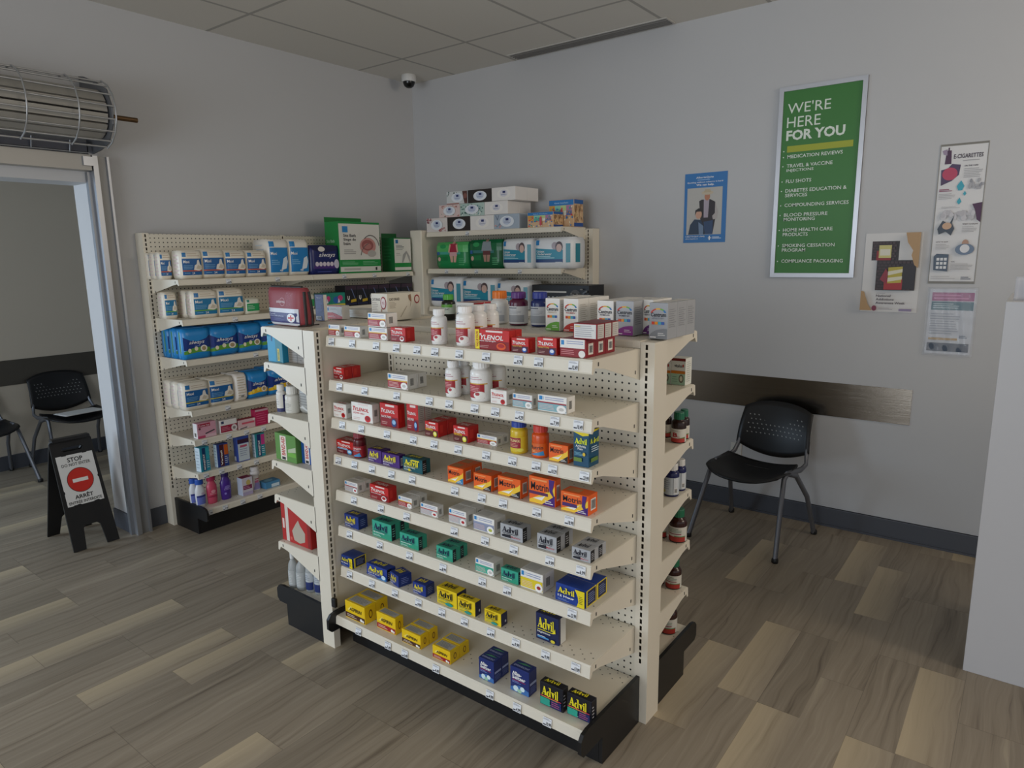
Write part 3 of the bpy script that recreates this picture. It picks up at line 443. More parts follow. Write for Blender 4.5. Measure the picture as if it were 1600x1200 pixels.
# bottle kinds: body colour, cap colour, cap share of height, cap radius share, shoulder, label colour, label art, translucent tint
def lab_lb(): return [R(0, 0, 1, 1, 'f0eeea'), R(.1, .78, .24, .95, '2a86c6'), LINES(.32, .78, .8, .95, 2, 'c49aa0', .4), R(.05, .62, .98, .66, 'd8a838'), R(.05, .04, .86, .62, 'a8222c'), LINES(.12, .3, .7, .56, 4, 'e0b0b0', .3), E(.70, .17, .22, .16, 'efece6'), E(.62, .22, .08, .07, 'a8222c')]
BOT = {
 'bot_lb': dict(body='efede9', cap='efedea', ch=.17, cr=.74, lab=(.10, .84), art=lab_lb()), 'bot_lb_big': dict(body='efede9', cap='f1efec', ch=.15, cr=.78, lab=(.08, .80), art=lab_lb()),
 'bot_yel': dict(body='d8b82c', cap='22429c', ch=.2, cr=.86, lab=(.08, .66), art=[R(0, 0, 1, 1, 'd9bf30'), R(.2, .25, .8, .95, '9c2030'), T('TYLENOL', .22, .66, .78, .84, 'f0dc9c', .02, .18), LINES(.26, .32, .7, .6, 3, 'e0b090', .3), E(.8, .14, .14, .12, 'e8e05a')]),
 'bot_mot': dict(body='d8521c', cap='c83a30', ch=.22, cr=.86, lab=(.06, .58), art=[R(0, 0, 1, 1, 'd8601c'), T('Motrin', .16, .56, .84, .82, '1c1420', .02), P([(.2, .1), (.85, .45), (.9, .1)], '3a8cc0'), LINES(.2, .3, .6, .5, 2, 'f0c08a', .3)]),
 'bot_red': dict(body='5c1018', cap='8a2430', ch=.2, cr=.92, lab=(.06, .6), art=[R(0, 0, 1, 1, '9c2028'), T('TYLENOL', .12, .7, .9, .86, 'efd8d4', .02, .18), R(.14, .56, .8, .62, '8fb0d0'), P([(.3, .05), (.8, .4), (.9, .05)], '3a90c8')]),
 'bot_green': dict(body='1c1a18', cap='4fa83c', ch=.22, cr=.78, lab=(.3, .78), art=[R(0, 0, 1, 1, 'cfd8cc'), R(0, .7, 1, 1, '6cb04a'), T('ONE A DAY', .18, .42, .84, .6, '1c2430', .02), P([(.05, .2), (.4, .3), (.3, .05), (.05, .05)], 'b83a2c')]),
 'bot_org': dict(body='dfdcd6', cap='e8781c', ch=.24, cr=.84, lab=(.05, .7), art=[R(0, 0, 1, 1, 'd4d3d0'), LINES(.15, .86, .85, .95, 1, '6a6a78', .6), LINES(.12, .5, .88, .82, 4, 'aeb0b4', .3), R(.05, .08, .95, .46, 'a8aaae')]),
 'bot_pur': dict(body='5a1838', cap='5c2a78', ch=.2, cr=.8, lab=(.06, .72), art=[R(0, 0, 1, 1, 'd9d9d8'), LINES(.12, .86, .85, .95, 1, '54586a', .6), LINES(.12, .55, .88, .82, 4, 'a4a8b0', .3), R(.04, .1, .96, .5, 'a2a4a8')]),
 'bot_blu': dict(body='1c2a66', cap='24348c', ch=.2, cr=.82, lab=(.06, .72), art=[R(0, 0, 1, 1, 'cdcfd2'), LINES(.12, .86, .85, .95, 1, '50566a', .6), LINES(.12, .55, .88, .82, 4, 'a4a8b0', .3), R(.04, .1, .96, .5, '9ea2a8')]),
 'bot_b': dict(body='2a1612', cap='166b4c', ch=.24, cr=.72, lab=(.05, .62), art=[R(0, 0, 1, 1, 'dcd8cc'), R(0, 0, 1, .3, 'b8352c'), T('B', .34, .38, .6, .72, 'a8222a', .04), T('12', .6, .36, .7, .46, 'a8222a', .02), LINES(.25, .78, .75, .92, 2, '9a948a', .3), P([(.6, .3), (1, .42), (1, .3)], '6a8a4a')]),
 'bot_navy': dict(body='161d52', cap='dfddd8', ch=.2, cr=.8, lab=(.08, .74), art=[R(.0, 0, .72, 1, 'c4cbd0'), LINES(.1, .3, .62, .9, 5, '8a94a4', .3), E(.2, .2, .14, .1, 'b8b06a'), R(.76, .05, 1, 1, 'd0d4d8'), BAR(.8, .1, .96, .4)]),
 'bot_c': dict(body='33150f', cap='186a48', ch=.24, cr=.7, lab=(.06, .64), art=[R(0, 0, 1, 1, 'd3cfc4'), R(0, 0, 1, .34, 'a83028'), LINES(.15, .62, .85, .92, 3, '6a8a74', .35), R(.2, .5, .8, .56, '8c3a44'), R(.5, .34, 1, .4, '5a8450')]),
 'bot_plain_w': dict(body='e6e3dc', cap='e9e6e0', ch=.2, cr=.8, lab=(.02, .8), art=[R(0, 0, 1, .22, '2c3066'), R(0, .22, 1, 1, 'e2dfd8'), LINES(.2, .4, .7, .8, 3, 'b0aeb0', .25)]), 'bot_jar': dict(body='dedbd2', cap='e4e1d8', ch=.28, cr=.8, lab=(.08, .62), art=[R(0, 0, 1, 1, 'd8d6cc'), LINES(.2, .4, .8, .9, 4, 'a8a49c', .35), LINES(.2, .1, .8, .34, 2, 'b8b4ac', .3), E(.04, .92, .1, .08, 'e0bc3a')]),
 'bot_clear': dict(body='cfd3d3', cap='dfe0de', ch=.2, cr=.45, lab=(.12, .62), art=[R(0, 0, 1, 1, 'b4b8b8'), LINES(.15, .1, .85, .9, 7, 'd4d6d4', .35)], alpha=.55), 'bot_clear_b': dict(body='cfd3d3', cap='dfe0de', ch=.2, cr=.45, lab=(.1, .68), art=[R(0, 0, 1, 1, 'bfc4c8'), R(0, 0, 1, .46, '26346e'), LINES(.2, .55, .8, .9, 3, '8f98a4', .3)], alpha=.55),
 'wash_w': dict(body='dfe3ea', cap='2457b8', ch=.2, cr=.8, lab=(.12, .66), art=[R(0, 0, 1, .6, '6a78c4'), R(0, .6, 1, .76, '2a3484'), E(.6, .88, .14, .1, 'c9b8d0')], flat=.62, wash=True), 'wash_pink': dict(body='d0506c', cap='b02a54', ch=.22, cr=.8, lab=(.12, .7), art=[R(0, .3, 1, .4, 'a02448'), E(.5, .74, .2, .12, 'e89aa8'), LINES(.2, .5, .8, .64, 2, 'f0bcc4', .3)], flat=.62, wash=True),
 'wash_pur': dict(body='4a2a8c', cap='2f1a66', ch=.2, cr=.68, lab=(.1, .7), art=[E(.5, .76, .24, .12, '7a68b8'), LINES(.2, .55, .8, .7, 2, 'b8a8e0', .3), E(.3, .3, .1, .08, '8a7ac8')], flat=.62, wash=True), 'wash_dove': dict(body='e2dfe0', cap='dedbdc', ch=.16, cr=.8, lab=(.06, .62), art=[P([(.1, 0), (.9, 0), (.75, .6), (.25, .6)], '8f88c0'), R(.25, .6, .75, .8, 'c86a94'), R(.3, .88, .9, .96, '9a2a40')], flat=.7, waist=True),
}
PRODUCTS = [
('medicine_box', 'box', 'painkillers on the front top shelf', 'lb_red', -1.2239, -0.283, 1.352, 0, 0.0688, 0.0325, 0.0436, 0.034, ["small white and red tablet box, first from left on the front unit's top shelf"]),
('medicine_box', 'box', 'painkillers on the front top shelf', 'lb_red', -1.1144, -0.283, 1.352, 0, 0.0939, 0.04, 0.0427, 0.0415, ["white and red tablet box, second from left on the front unit's top shelf"]),
('medicine_box', 'box', 'painkillers on the front top shelf', 'lb_red', -0.9668, -0.283, 1.352, 0, 0.1017, 0.0585, 0.0454, 0.06, ["white and red tablet box, third from left on the front unit's top shelf"]),
('medicine_box', 'box', 'painkillers on the front top shelf', 'lb_red', -0.9688, -0.283, 1.4, 0, 0.0995, 0.0585, 0.0514, 0.06, ['white and red tablet box stacked on another on the front top shelf']),
('medicine_box', 'box', 'painkillers on the front top shelf', 'tyl_red', -0.8578, -0.283, 1.352, 0, 0.0778, 0.0479, 0.0513, 0.0494, ["bright red caplet box, fourth from left on the front unit's top shelf"]),
('pill_bottle', 'bottle', 'painkillers on the front top shelf', 'bot_lb', -0.6792, -0.25, 1.352, 0, 0.0281, 0, 0.1231, 0.0592, ["slim white bottle with red label, fifth from left on the front unit's top shelf"]),
('pill_bottle', 'bottle', 'painkillers on the front top shelf', 'bot_lb_big', -0.5702, -0.235, 1.352, 0, 0.0322, 0, 0.1353, 0.0675, ["wide white bottle with red label, sixth from left on the front unit's top shelf", "wide white bottle with red label directly behind the sixth from left, front unit's top shelf", "wide white bottle with red label third deep behind the sixth, front unit's top shelf"]),
('medicine_box', 'box', 'painkillers on the front top shelf', 'tyl_value', -0.4152, -0.283, 1.352, 0, 0.1433, 0.0335, 0.0662, 0.035, ["red value pack with yellow strip, seventh from left on the front unit's top shelf", "red value pack with yellow strip directly behind the seventh from left, front unit's top shelf"]),
('medicine_box', 'box', 'painkillers on the front top shelf', 'tyl_night', -0.3012, -0.283, 1.352, 0, 0.0674, 0.0387, 0.0467, 0.0402, ["red night caplet box, eighth from left on the front unit's top shelf"]),
('medicine_box', 'box', 'painkillers on the front top shelf', 'tyl_night', -0.1979, -0.283, 1.352, 0, 0.073, 0.0325, 0.0533, 0.034, ["red night caplet box, ninth from left on the front unit's top shelf"]),
('medicine_box', 'box', 'painkillers on the front top shelf', 'lb_maroon', -0.1034, -0.283, 1.352, 0, 0.0922, 0.0574, 0.0552, 0.0589, ["maroon and white tablet box, tenth from left on the front unit's top shelf", "maroon and white tablet box directly behind the tenth from left, front unit's top shelf", "maroon and white tablet box third deep behind the tenth, front unit's top shelf"]),
('medicine_box', 'box', 'painkillers on the front top shelf', 'lb_back', -0.0636, -0.279, 1.4085, 0, 0.0815, 0.0425, 0.047, 0.044, ['tilted maroon edged box stacked at the right end of the front top shelf', 'middle tilted maroon edged box stacked at the right end of the front top shelf', 'rearmost tilted maroon edged box stacked at the right end of the front top shelf']),
('medicine_box', 'box', 'painkillers on the second shelf', 'tyl_red', -1.2368, -0.2639, 1.1726, 0, 0.0644, 0.0436, 0.0477, 0.0451, ["small bright red caplet box, first from left on the front unit's second shelf", "small bright red caplet box directly behind the first from left, front unit's second shelf"]),
('medicine_box', 'box', 'painkillers on the second shelf', 'lb_red', -0.8755, -0.279, 1.1726, 0, 0.1071, 0.0495, 0.0555, 0.051, ["white and red tablet box, second from left on the front unit's second shelf", "white and red tablet box directly behind the second from left, front unit's second shelf"]),
('pill_bottle', 'bottle', 'painkillers on the second shelf', 'bot_lb', -0.6109, -0.26, 1.1726, 0, 0.0275, 0, 0.1265, 0.058, ["slim white bottle with red label, third from left on the front unit's second shelf", "slim white bottle with red label directly behind the third from left, front unit's second shelf"]),
('pill_bottle', 'bottle', 'painkillers on the second shelf', 'bot_lb_big', -0.4863, -0.2557, 1.1726, 0, 0.0373, 0, 0.1331, 0.0777, ["wide white bottle with red label, fourth from left on the front unit's second shelf", "wide white bottle with red label directly behind the fourth from left, front unit's second shelf"]),
('medicine_box', 'box', 'painkillers on the second shelf', 'tyl_white', -0.3931, -0.2815, 1.1726, 0, 0.067, 0.047, 0.0477, 0.0485, ["white caplet box with red lettering, fifth from left on the front unit's second shelf"]),
('medicine_box', 'box', 'painkillers on the second shelf', 'lb_aqua', -0.2955, -0.2819, 1.1726, 0, 0.0779, 0.0325, 0.0446, 0.034, ["white and aqua tablet box, sixth from left on the front unit's second shelf"]),
('medicine_box', 'box', 'painkillers on the second shelf', 'lb_aqua', -0.1792, -0.2831, 1.1726, 0, 0.1082, 0.0482, 0.0526, 0.0497, ["long white and aqua tablet box, seventh from left on the front unit's second shelf"]),
('medicine_box', 'box', 'painkillers on the third shelf', 'tyl_white', -1.2252, -0.2787, 1.0163, 0, 0.0806, 0.0325, 0.0578, 0.034, ["small white caplet box, first from left on the front unit's third shelf"]),
('medicine_box', 'box', 'painkillers on the third shelf', 'tyl_white2', -1.0901, -0.2774, 1.0163, 0, 0.1243, 0.036, 0.0758, 0.0375, ["white gel box with red lettering, second from left on the front unit's third shelf"]),
('medicine_box', 'box', 'painkillers on the third shelf', 'tyl_back', -0.9383, -0.2728, 1.0163, 0, 0.1001, 0.0363, 0.0906, 0.0378, ["tall red back pain box, third from left on the front unit's third shelf"]),
('medicine_box', 'box', 'painkillers on the third shelf', 'tyl_tall', -0.817, -0.267, 1.0163, 0, 0.0602, 0.0342, 0.1033, 0.0357, ["narrow tall red caplet box, fourth from left on the front unit's third shelf", "narrow tall red caplet box directly behind the fourth from left, front unit's third shelf"]),
('medicine_box', 'box', 'painkillers on the third shelf', 'tyl_yel', -0.704, -0.284, 1.0163, 0, 0.0655, 0.0496, 0.0541, 0.0511, ["red box with yellow tablet, fifth from left on the front unit's third shelf", "red box with yellow tablet directly behind the fifth from left, front unit's third shelf"]),
('medicine_box', 'box', 'painkillers on the third shelf', 'tyl_yel', -0.5681, -0.2795, 1.0163, 0, 0.0681, 0.0587, 0.0561, 0.0602, ["red box with yellow tablet, sixth from left on the front unit's third shelf"]),
('medicine_box', 'box', 'painkillers on the third shelf', 'lb_red', -0.4688, -0.2563, 1.0163, 0, 0.0885, 0.0325, 0.0327, 0.034, ["white and red tablet box, seventh from left on the front unit's third shelf", "white and red tablet box directly behind the seventh from left, front unit's third shelf"]),
('pill_bottle', 'bottle', 'painkillers on the third shelf', 'bot_yel', -0.3253, -0.26, 1.0163, 0, 0.0291, 0, 0.1072, 0.0612, ["yellow bottle with blue cap, eighth from left on the front unit's third shelf"]),
('pill_bottle', 'bottle', 'painkillers on the third shelf', 'bot_mot', -0.2391, -0.26, 1.0163, 0, 0.028, 0, 0.1058, 0.059, ["orange bottle with red cap, ninth from left on the front unit's third shelf"]),
('medicine_box', 'box', 'painkillers on the third shelf', 'mot', -0.1552, -0.284, 1.0163, 0, 0.0719, 0.0325, 0.0567, 0.034, ["orange tablet box with white swoosh, tenth from left on the front unit's third shelf"]),
('medicine_box', 'box', 'painkillers on the third shelf', 'adv_arth', -0.0723, -0.284, 1.0163, 0, 0.0547, 0.0607, 0.1159, 0.0622, ["tall teal box with yellow top, eleventh from left on the front unit's third shelf"]),
('medicine_box', 'box', 'painkillers on the fourth shelf', 'tyl_blue', -1.2183, -0.2694, 0.8611, 0, 0.1074, 0.0585, 0.055, 0.06, ["red caplet box with blue line, first from left on the front unit's fourth shelf"]),
('pill_bottle', 'bottle', 'painkillers on the fourth shelf', 'bot_red', -1.1337, -0.26, 0.8611, 0, 0.0262, 0, 0.1042, 0.0554, ["dark red bottle with white lettering, second from left on the front unit's fourth shelf"]),
('medicine_box', 'box', 'painkillers on the fourth shelf', 'adv_purple', -1.025, -0.2796, 0.8611, 0, 0.0789, 0.0485, 0.0515, 0.05, ["small purple box yellow lettering, third from left on the front unit's fourth shelf"]),
('medicine_box', 'box', 'painkillers on the fourth shelf', 'adv_purple', -0.929, -0.284, 0.8611, 0, 0.0977, 0.0325, 0.0514, 0.034, ["large purple box yellow lettering, fourth from left on the front unit's fourth shelf"]),
('medicine_box', 'box', 'painkillers on the fourth shelf', 'adv_teal_y', -0.8112, -0.283, 0.8611, 0, 0.1041, 0.0431, 0.0536, 0.0446, ["dark teal box yellow lettering, fifth from left on the front unit's fourth shelf"]),
('medicine_box', 'box', 'painkillers on the fourth shelf', 'mot_blue', -0.5942, -0.284, 0.8611, 0, 0.0751, 0.0511, 0.058, 0.0526, ["orange box with blue corner, sixth from left on the front unit's fourth shelf", "orange box with blue corner directly behind the sixth from left, front unit's fourth shelf"]),
('medicine_box', 'box', 'painkillers on the fourth shelf', 'mot', -0.4691, -0.284, 0.8611, 0, 0.0796, 0.0605, 0.0562, 0.062, ["orange box with black corner, seventh from left on the front unit's fourth shelf"]),
('medicine_box', 'box', 'painkillers on the fourth shelf', 'mot', -0.3535, -0.284, 0.8611, 0, 0.0958, 0.0449, 0.0657, 0.0464, ["orange box with black corner, eighth from left on the front unit's fourth shelf"]),
('medicine_box', 'box', 'painkillers on the fourth shelf', 'mot_tall', -0.22, -0.2829, 0.8611, 0, 0.1023, 0.0325, 0.0906, 0.034, ["tall orange box with purple band, ninth from left on the front unit's fourth shelf"]),
('medicine_box', 'box', 'painkillers on the fourth shelf', 'mot_purple', -0.0958, -0.284, 0.8611, 0, 0.1008, 0.0554, 0.0638, 0.0569, ["orange box with purple corner, tenth from left on the front unit's fourth shelf"]),
('medicine_box', 'box', 'painkillers on the fifth shelf', 'lb_grey', -1.1814, -0.2797, 0.7073, 0, 0.0801, 0.0357, 0.0422, 0.0372, ["white and grey tablet box, first from left on the front unit's fifth shelf", "white and grey tablet box directly behind the first from left, front unit's fifth shelf"]),
('medicine_box', 'box', 'painkillers on the fifth shelf', 'tyl_red', -1.0093, -0.2814, 0.7073, 0, 0.1068, 0.046, 0.0598, 0.0475, ["bright red caplet box, second from left on the front unit's fifth shelf"]),
('medicine_box', 'box', 'painkillers on the fifth shelf', 'lb_red', -0.8698, -0.2743, 0.7073, 0, 0.0742, 0.041, 0.0404, 0.0425, ["white and red tablet box, third from left on the front unit's fifth shelf", "white and red tablet box directly behind the third from left, front unit's fifth shelf"]),
('medicine_box', 'box', 'painkillers on the fifth shelf', 'lb_dots', -0.7325, -0.284, 0.7073, 0, 0.0882, 0.0325, 0.0427, 0.034, ["white tablet box with red dot, fourth from left on the front unit's fifth shelf"]),
('medicine_box', 'box', 'painkillers on the fifth shelf', 'lb_dots', -0.591, -0.284, 0.7073, 0, 0.084, 0.0502, 0.0533, 0.0517, ["white tablet box with red dot, fifth from left on the front unit's fifth shelf", "white tablet box with red dot directly behind the fifth from left, front unit's fifth shelf"]),
('medicine_box', 'box', 'painkillers on the fifth shelf', 'lb_grey2', -0.468, -0.284, 0.7073, 0, 0.0941, 0.0647, 0.0548, 0.0662, ["white and lilac tablet box, sixth from left on the front unit's fifth shelf"]),
('medicine_box', 'box', 'painkillers on the fifth shelf', 'adv_grey', -0.3475, -0.2828, 0.7073, 0, 0.0953, 0.0482, 0.051, 0.0497, ["silver box with black lettering, seventh from left on the front unit's fifth shelf"]),
('medicine_box', 'box', 'painkillers on the fifth shelf', 'adv_grey', -0.2016, -0.284, 0.7073, 0, 0.0769, 0.0483, 0.0531, 0.0498, ["silver box with black lettering, eighth from left on the front unit's fifth shelf", "silver box with black lettering directly behind the eighth from left, front unit's fifth shelf"]),
('medicine_box', 'box', 'painkillers on the fifth shelf', 'adv_grey', -0.0709, -0.284, 0.7073, 0, 0.0689, 0.048, 0.0405, 0.0495, ["silver box with black lettering, ninth from left on the front unit's fifth shelf", "silver box with black lettering directly behind the ninth from left, front unit's fifth shelf"]),
('medicine_box', 'box', 'painkillers on the sixth shelf', 'adv_blue', -1.1873, -0.284, 0.55, 0, 0.0883, 0.0485, 0.055, 0.05, ["blue box with yellow lettering, first from left on the front unit's sixth shelf"]),
('medicine_box', 'box', 'painkillers on the sixth shelf', 'adv_green', -1.0015, -0.284, 0.55, 0, 0.1127, 0.0475, 0.0676, 0.049, ["large mint box with navy lettering, second from left on the front unit's sixth shelf", "large mint box with navy lettering directly behind the second from left, front unit's sixth shelf"]),
('medicine_box', 'box', 'painkillers on the sixth shelf', 'adv_green', -0.8471, -0.284, 0.55, 0, 0.1021, 0.0473, 0.0535, 0.0488, ["mint box with navy lettering, third from left on the front unit's sixth shelf"]),
('medicine_box', 'box', 'painkillers on the sixth shelf', 'adv_green', -0.6613, -0.284, 0.55, 0, 0.0822, 0.0408, 0.0484, 0.0423, ["mint box with navy lettering, fourth from left on the front unit's sixth shelf", "mint box with navy lettering directly behind the fourth from left, front unit's sixth shelf"]),
('medicine_box', 'box', 'painkillers on the sixth shelf', 'lb_teal', -0.4691, -0.284, 0.55, 0, 0.0836, 0.0556, 0.0505, 0.0571, ["white and mint tablet box, fifth from left on the front unit's sixth shelf"]),
('medicine_box', 'box', 'painkillers on the sixth shelf', 'adv_green', -0.3571, -0.284, 0.55, 0, 0.0752, 0.0325, 0.0459, 0.034, ["small mint box, sixth from left on the front unit's sixth shelf"]),
('medicine_box', 'box', 'painkillers on the sixth shelf', 'lb_yel', -0.2643, -0.284, 0.55, 0, 0.0925, 0.0674, 0.065, 0.0689, ["white and yellow tablet box, seventh from left on the front unit's sixth shelf"]),
('medicine_box', 'box', 'painkillers on the sixth shelf', 'adv_12', -0.1089, -0.284, 0.55, 0, 0.1151, 0.0651, 0.0584, 0.0666, ["blue box with yellow side, eighth from left on the front unit's sixth shelf", "blue box with yellow side directly behind the eighth from left, front unit's sixth shelf"]),
('medicine_box', 'box', 'painkillers on the seventh shelf', 'adv_12', -1.2288, -0.284, 0.3666, 0, 0.0809, 0.0671, 0.0448, 0.0686, ["small blue box with yellow side, first from left on the front unit's seventh shelf"]),
('medicine_box', 'box', 'painkillers on the seventh shelf', 'adv_cold', -1.0457, -0.284, 0.3666, 0, 0.1242, 0.0473, 0.0509, 0.0488, ["blue cold relief box, second from left on the front unit's seventh shelf"]),
('medicine_box', 'box', 'painkillers on the seventh shelf', 'adv_blue', -0.9424, -0.284, 0.3666, -14, 0.0672, 0.0605, 0.0479, 0.062, ["twisted blue box yellow lettering, third from left on the front unit's seventh shelf"]),
('medicine_box', 'box', 'painkillers on the seventh shelf', 'adv_blue', -0.8021, -0.284, 0.3666, 0, 0.0704, 0.0482, 0.0466, 0.0497, ["blue box with yellow lettering, fourth from left on the front unit's seventh shelf"]),
('medicine_box', 'box', 'painkillers on the seventh shelf', 'adv_yel', -0.6573, -0.284, 0.3666, 0, 0.1014, 0.0535, 0.0651, 0.055, ["yellow box with black lettering, fifth from left on the front unit's seventh shelf"]),
('medicine_box', 'box', 'painkillers on the seventh shelf', 'adv_yel', -0.561, -0.284, 0.3666, 0, 0.0858, 0.0333, 0.0559, 0.0348, ["yellow box with black lettering, sixth from left on the front unit's seventh shelf"]),
('medicine_box', 'box', 'painkillers on the seventh shelf', 'adv_yel', -0.4366, -0.284, 0.3666, 0, 0.076, 0.0358, 0.0494, 0.0373, ["small yellow box, seventh from left on the front unit's seventh shelf"]),
('medicine_box', 'box', 'painkillers on the seventh shelf', 'adv_night', -0.2154, -0.2641, 0.3666, 0, 0.0934, 0.0435, 0.0969, 0.045, ["upright navy box yellow lettering, eighth from left on the front unit's seventh shelf"]),
('medicine_box', 'box', 'boxes on the front base deck', 'asp', -1.1386, -0.3329, 0.167, 0, 0.1232, 0.0626, 0.0764, 0.0641, ["large yellow box with brown band, first from left on the front unit's base deck", "large yellow box with brown band directly behind the first from left, front unit's base deck"]),
('medicine_box', 'box', 'boxes on the front base deck', 'asp_red', -0.9731, -0.312, 0.167, 0, 0.1109, 0.0442, 0.0712, 0.0457, ["yellow box with red band, second from left on the front unit's base deck"]),
('medicine_box', 'box', 'boxes on the front base deck', 'asp', -0.8155, -0.3261, 0.167, 0, 0.1033, 0.0474, 0.0555, 0.0489, ["yellow box with brown band, third from left on the front unit's base deck", "yellow box with brown band directly behind the third from left, front unit's base deck"]),
('medicine_box', 'box', 'boxes on the front base deck', 'asp_red', -0.6495, -0.3323, 0.167, 0, 0.0902, 0.0528, 0.0517, 0.0543, ["yellow box with red band, fourth from left on the front unit's base deck", "yellow box with red band directly behind the fourth from left, front unit's base deck"]),
('medicine_box', 'box', 'boxes on the front base deck', 'alka', -0.4365, -0.3253, 0.167, 0, 0.0693, 0.0421, 0.0817, 0.0436, ["upright navy effervescent box, fifth from left on the front unit's base deck", "upright navy effervescent box directly behind the fifth from left, front unit's base deck"]),
('medicine_box', 'box', 'boxes on the front base deck', 'alka', -0.2978, -0.3135, 0.167, 0, 0.0808, 0.0456, 0.0922, 0.0471, ["upright navy effervescent box, sixth from left on the front unit's base deck"]),
('medicine_box', 'box', 'boxes on the front base deck', 'adv_cold2', -0.1653, -0.3144, 0.167, 0, 0.0929, 0.0325, 0.0839, 0.034, ["upright black box yellow lettering, seventh from left on the front unit's base deck"]),
('medicine_box', 'box', 'boxes on the front base deck', 'adv_cold2', -0.0621, -0.3056, 0.167, 0, 0.0943, 0.0325, 0.079, 0.034, ["upright black box yellow lettering, eighth from left on the front unit's base deck"]),
('vitamin_box', 'box', 'vitamins on top of the unit', 'cen_green', -0.4348, 0.1, 1.378, 0, 0.0629, 0.0735, 0.1202, 0.075, ["white rainbow box green corner, tenth from left on the unit's flat top", "white rainbow box green corner directly behind the tenth from left, unit's flat top", "white rainbow box green corner third deep behind the tenth, unit's flat top"]),
('vitamin_box', 'box', 'vitamins on top of the unit', 'cen_red', -0.3546, 0.1, 1.378, 0, 0.0628, 0.0735, 0.1205, 0.075, ["white rainbow box red corner, eleventh from left on the unit's flat top", "white rainbow box red corner directly behind the eleventh from left, unit's flat top", "white rainbow box red corner third deep behind the eleventh, unit's flat top"]),
('vitamin_box', 'box', 'vitamins on top of the unit', 'cen_blue', -0.2118, 0.1, 1.378, 0, 0.0649, 0.0735, 0.1175, 0.075, ["white rainbow box blue corner, twelfth from left on the unit's flat top", "white rainbow box blue corner directly behind the twelfth from left, unit's flat top", "white rainbow box blue corner third deep behind the twelfth, unit's flat top"]),
('vitamin_box', 'box', 'vitamins on top of the unit', 'cen_purple', -0.1331, 0.095, 1.378, 0, 0.0683, 0.0735, 0.1187, 0.075, ["silver rainbow box purple corner, thirteenth from left on the unit's flat top", "silver rainbow box purple corner directly behind the thirteenth from left, unit's flat top", "silver rainbow box purple corner third deep behind the thirteenth, unit's flat top"]),
('vitamin_box', 'box', 'vitamins on top of the unit', 'cen_purple_w', -0.0791, 0.165, 1.378, 0, 0.0381, 0.0735, 0.1201, 0.075, ["white rainbow box purple corner, fourteenth from left on the unit's flat top", "white rainbow box purple corner directly behind the fourteenth from left, unit's flat top"]),
('vitamin_box', 'box', 'vitamins on top of the unit', 'cen_grey', 0.0093, 0.06, 1.378, 0, 0.0656, 0.0735, 0.1191, 0.075, ["silver rainbow box grey corner, fifteenth from left on the unit's flat top", "silver rainbow box grey corner directly behind the fifteenth from left, unit's flat top", "silver rainbow box grey corner third deep behind the fifteenth, unit's flat top"]),
('vitamin_bottle', 'bottle', 'vitamins on top of the unit', 'bot_green', -1.1025, 0.26, 1.378, 0, 0.0309, 0, 0.1123, 0.0648, ["black vitamin bottle with green cap, fifth from left on the unit's flat top"]),
('vitamin_box', 'box', 'vitamins on top of the unit', 'oad', -0.9715, 0.22, 1.378, 0, 0.1, 0.0705, 0.0816, 0.072, ["white and red vitamin box, sixth from left on the unit's flat top", "white and red vitamin box directly behind the sixth from left, unit's flat top"]),
('vitamin_bottle', 'bottle', 'vitamins on top of the unit', 'bot_org', -0.8025, 0.25, 1.378, 0, 0.0371, 0, 0.1337, 0.0772, ["white bottle with orange cap, seventh from left on the unit's flat top"]),
('vitamin_bottle', 'bottle', 'vitamins on top of the unit', 'bot_pur', -0.6878, 0.23, 1.378, 0, 0.0385, 0, 0.133, 0.08, ["white bottle with purple cap, eighth from left on the unit's flat top"]),
('vitamin_bottle', 'bottle', 'vitamins on top of the unit', 'bot_blu', -0.582, 0.23, 1.378, 0, 0.036, 0, 0.1347, 0.075, ["white bottle with blue cap, ninth from left on the unit's flat top"]),
('blister_pack', 'pack', 'boxes on the end of the flat top', 'blister', -1.5903, -0.07, 1.378, 0, 0.0617, 0.0185, 0.1183, 0.02, ["dark blue hanging pack, second from left on the unit's flat top"]),
('medicine_box', 'box', 'boxes on the end of the flat top', 'redwhite', -1.6024, 0.02, 1.378, 0, 0.1146, 0.0435, 0.0621, 0.045, ["red and white ointment box, first from left on the unit's flat top"]),
('medicine_box', 'box', 'boxes on the end of the flat top', 'plain', -1.5781, 0.12, 1.378, 0, 0.1699, 0.0985, 0.0375, 0.1, ["low plain white box, third from left on the unit's flat top"]),
('medicine_box', 'box', 'boxes on the end of the flat top', 'cat', -1.3363, 0.06, 1.378, 0, 0.1041, 0.2064, 0.1205, 0.2079, ["long beige box with red ring, fourth from left on the unit's flat top"]),
('vitamin_box', 'box', 'supplements on the rear shelves', 'vitalux', -0.0427, 0.35, 1.173, 0, 0.0571, 0.056, 0.1012, 0.0575, ['white and green box nearer the open end, highest rear shelf']),
('vitamin_box', 'box', 'supplements on the rear shelves', 'vitalux', -0.1023, 0.35, 1.173, 0, 0.0599, 0.0585, 0.0973, 0.06, ['white and green box half hidden by the post, highest rear shelf']),
('supplement_bottle', 'bottle', 'supplements on the rear shelves', 'bot_b', -0.0222, 0.325, 0.964, 0, 0.0272, 0, 0.1146, 0.0574, ['front dark bottle with green cap and big red letter, second rear shelf']),
('supplement_bottle', 'bottle', 'supplements on the rear shelves', 'bot_b', -0.0931, 0.37, 0.964, 0, 0.0213, 0, 0.1088, 0.0457, ['dark bottle half hidden by the post, second rear shelf']),
('supplement_bottle', 'bottle', 'supplements on the rear shelves', 'bot_b', -0.0271, 0.383, 0.964, 0, 0.0206, 0, 0.1129, 0.0442, ['dark green capped bottle standing behind another, second rear shelf']),
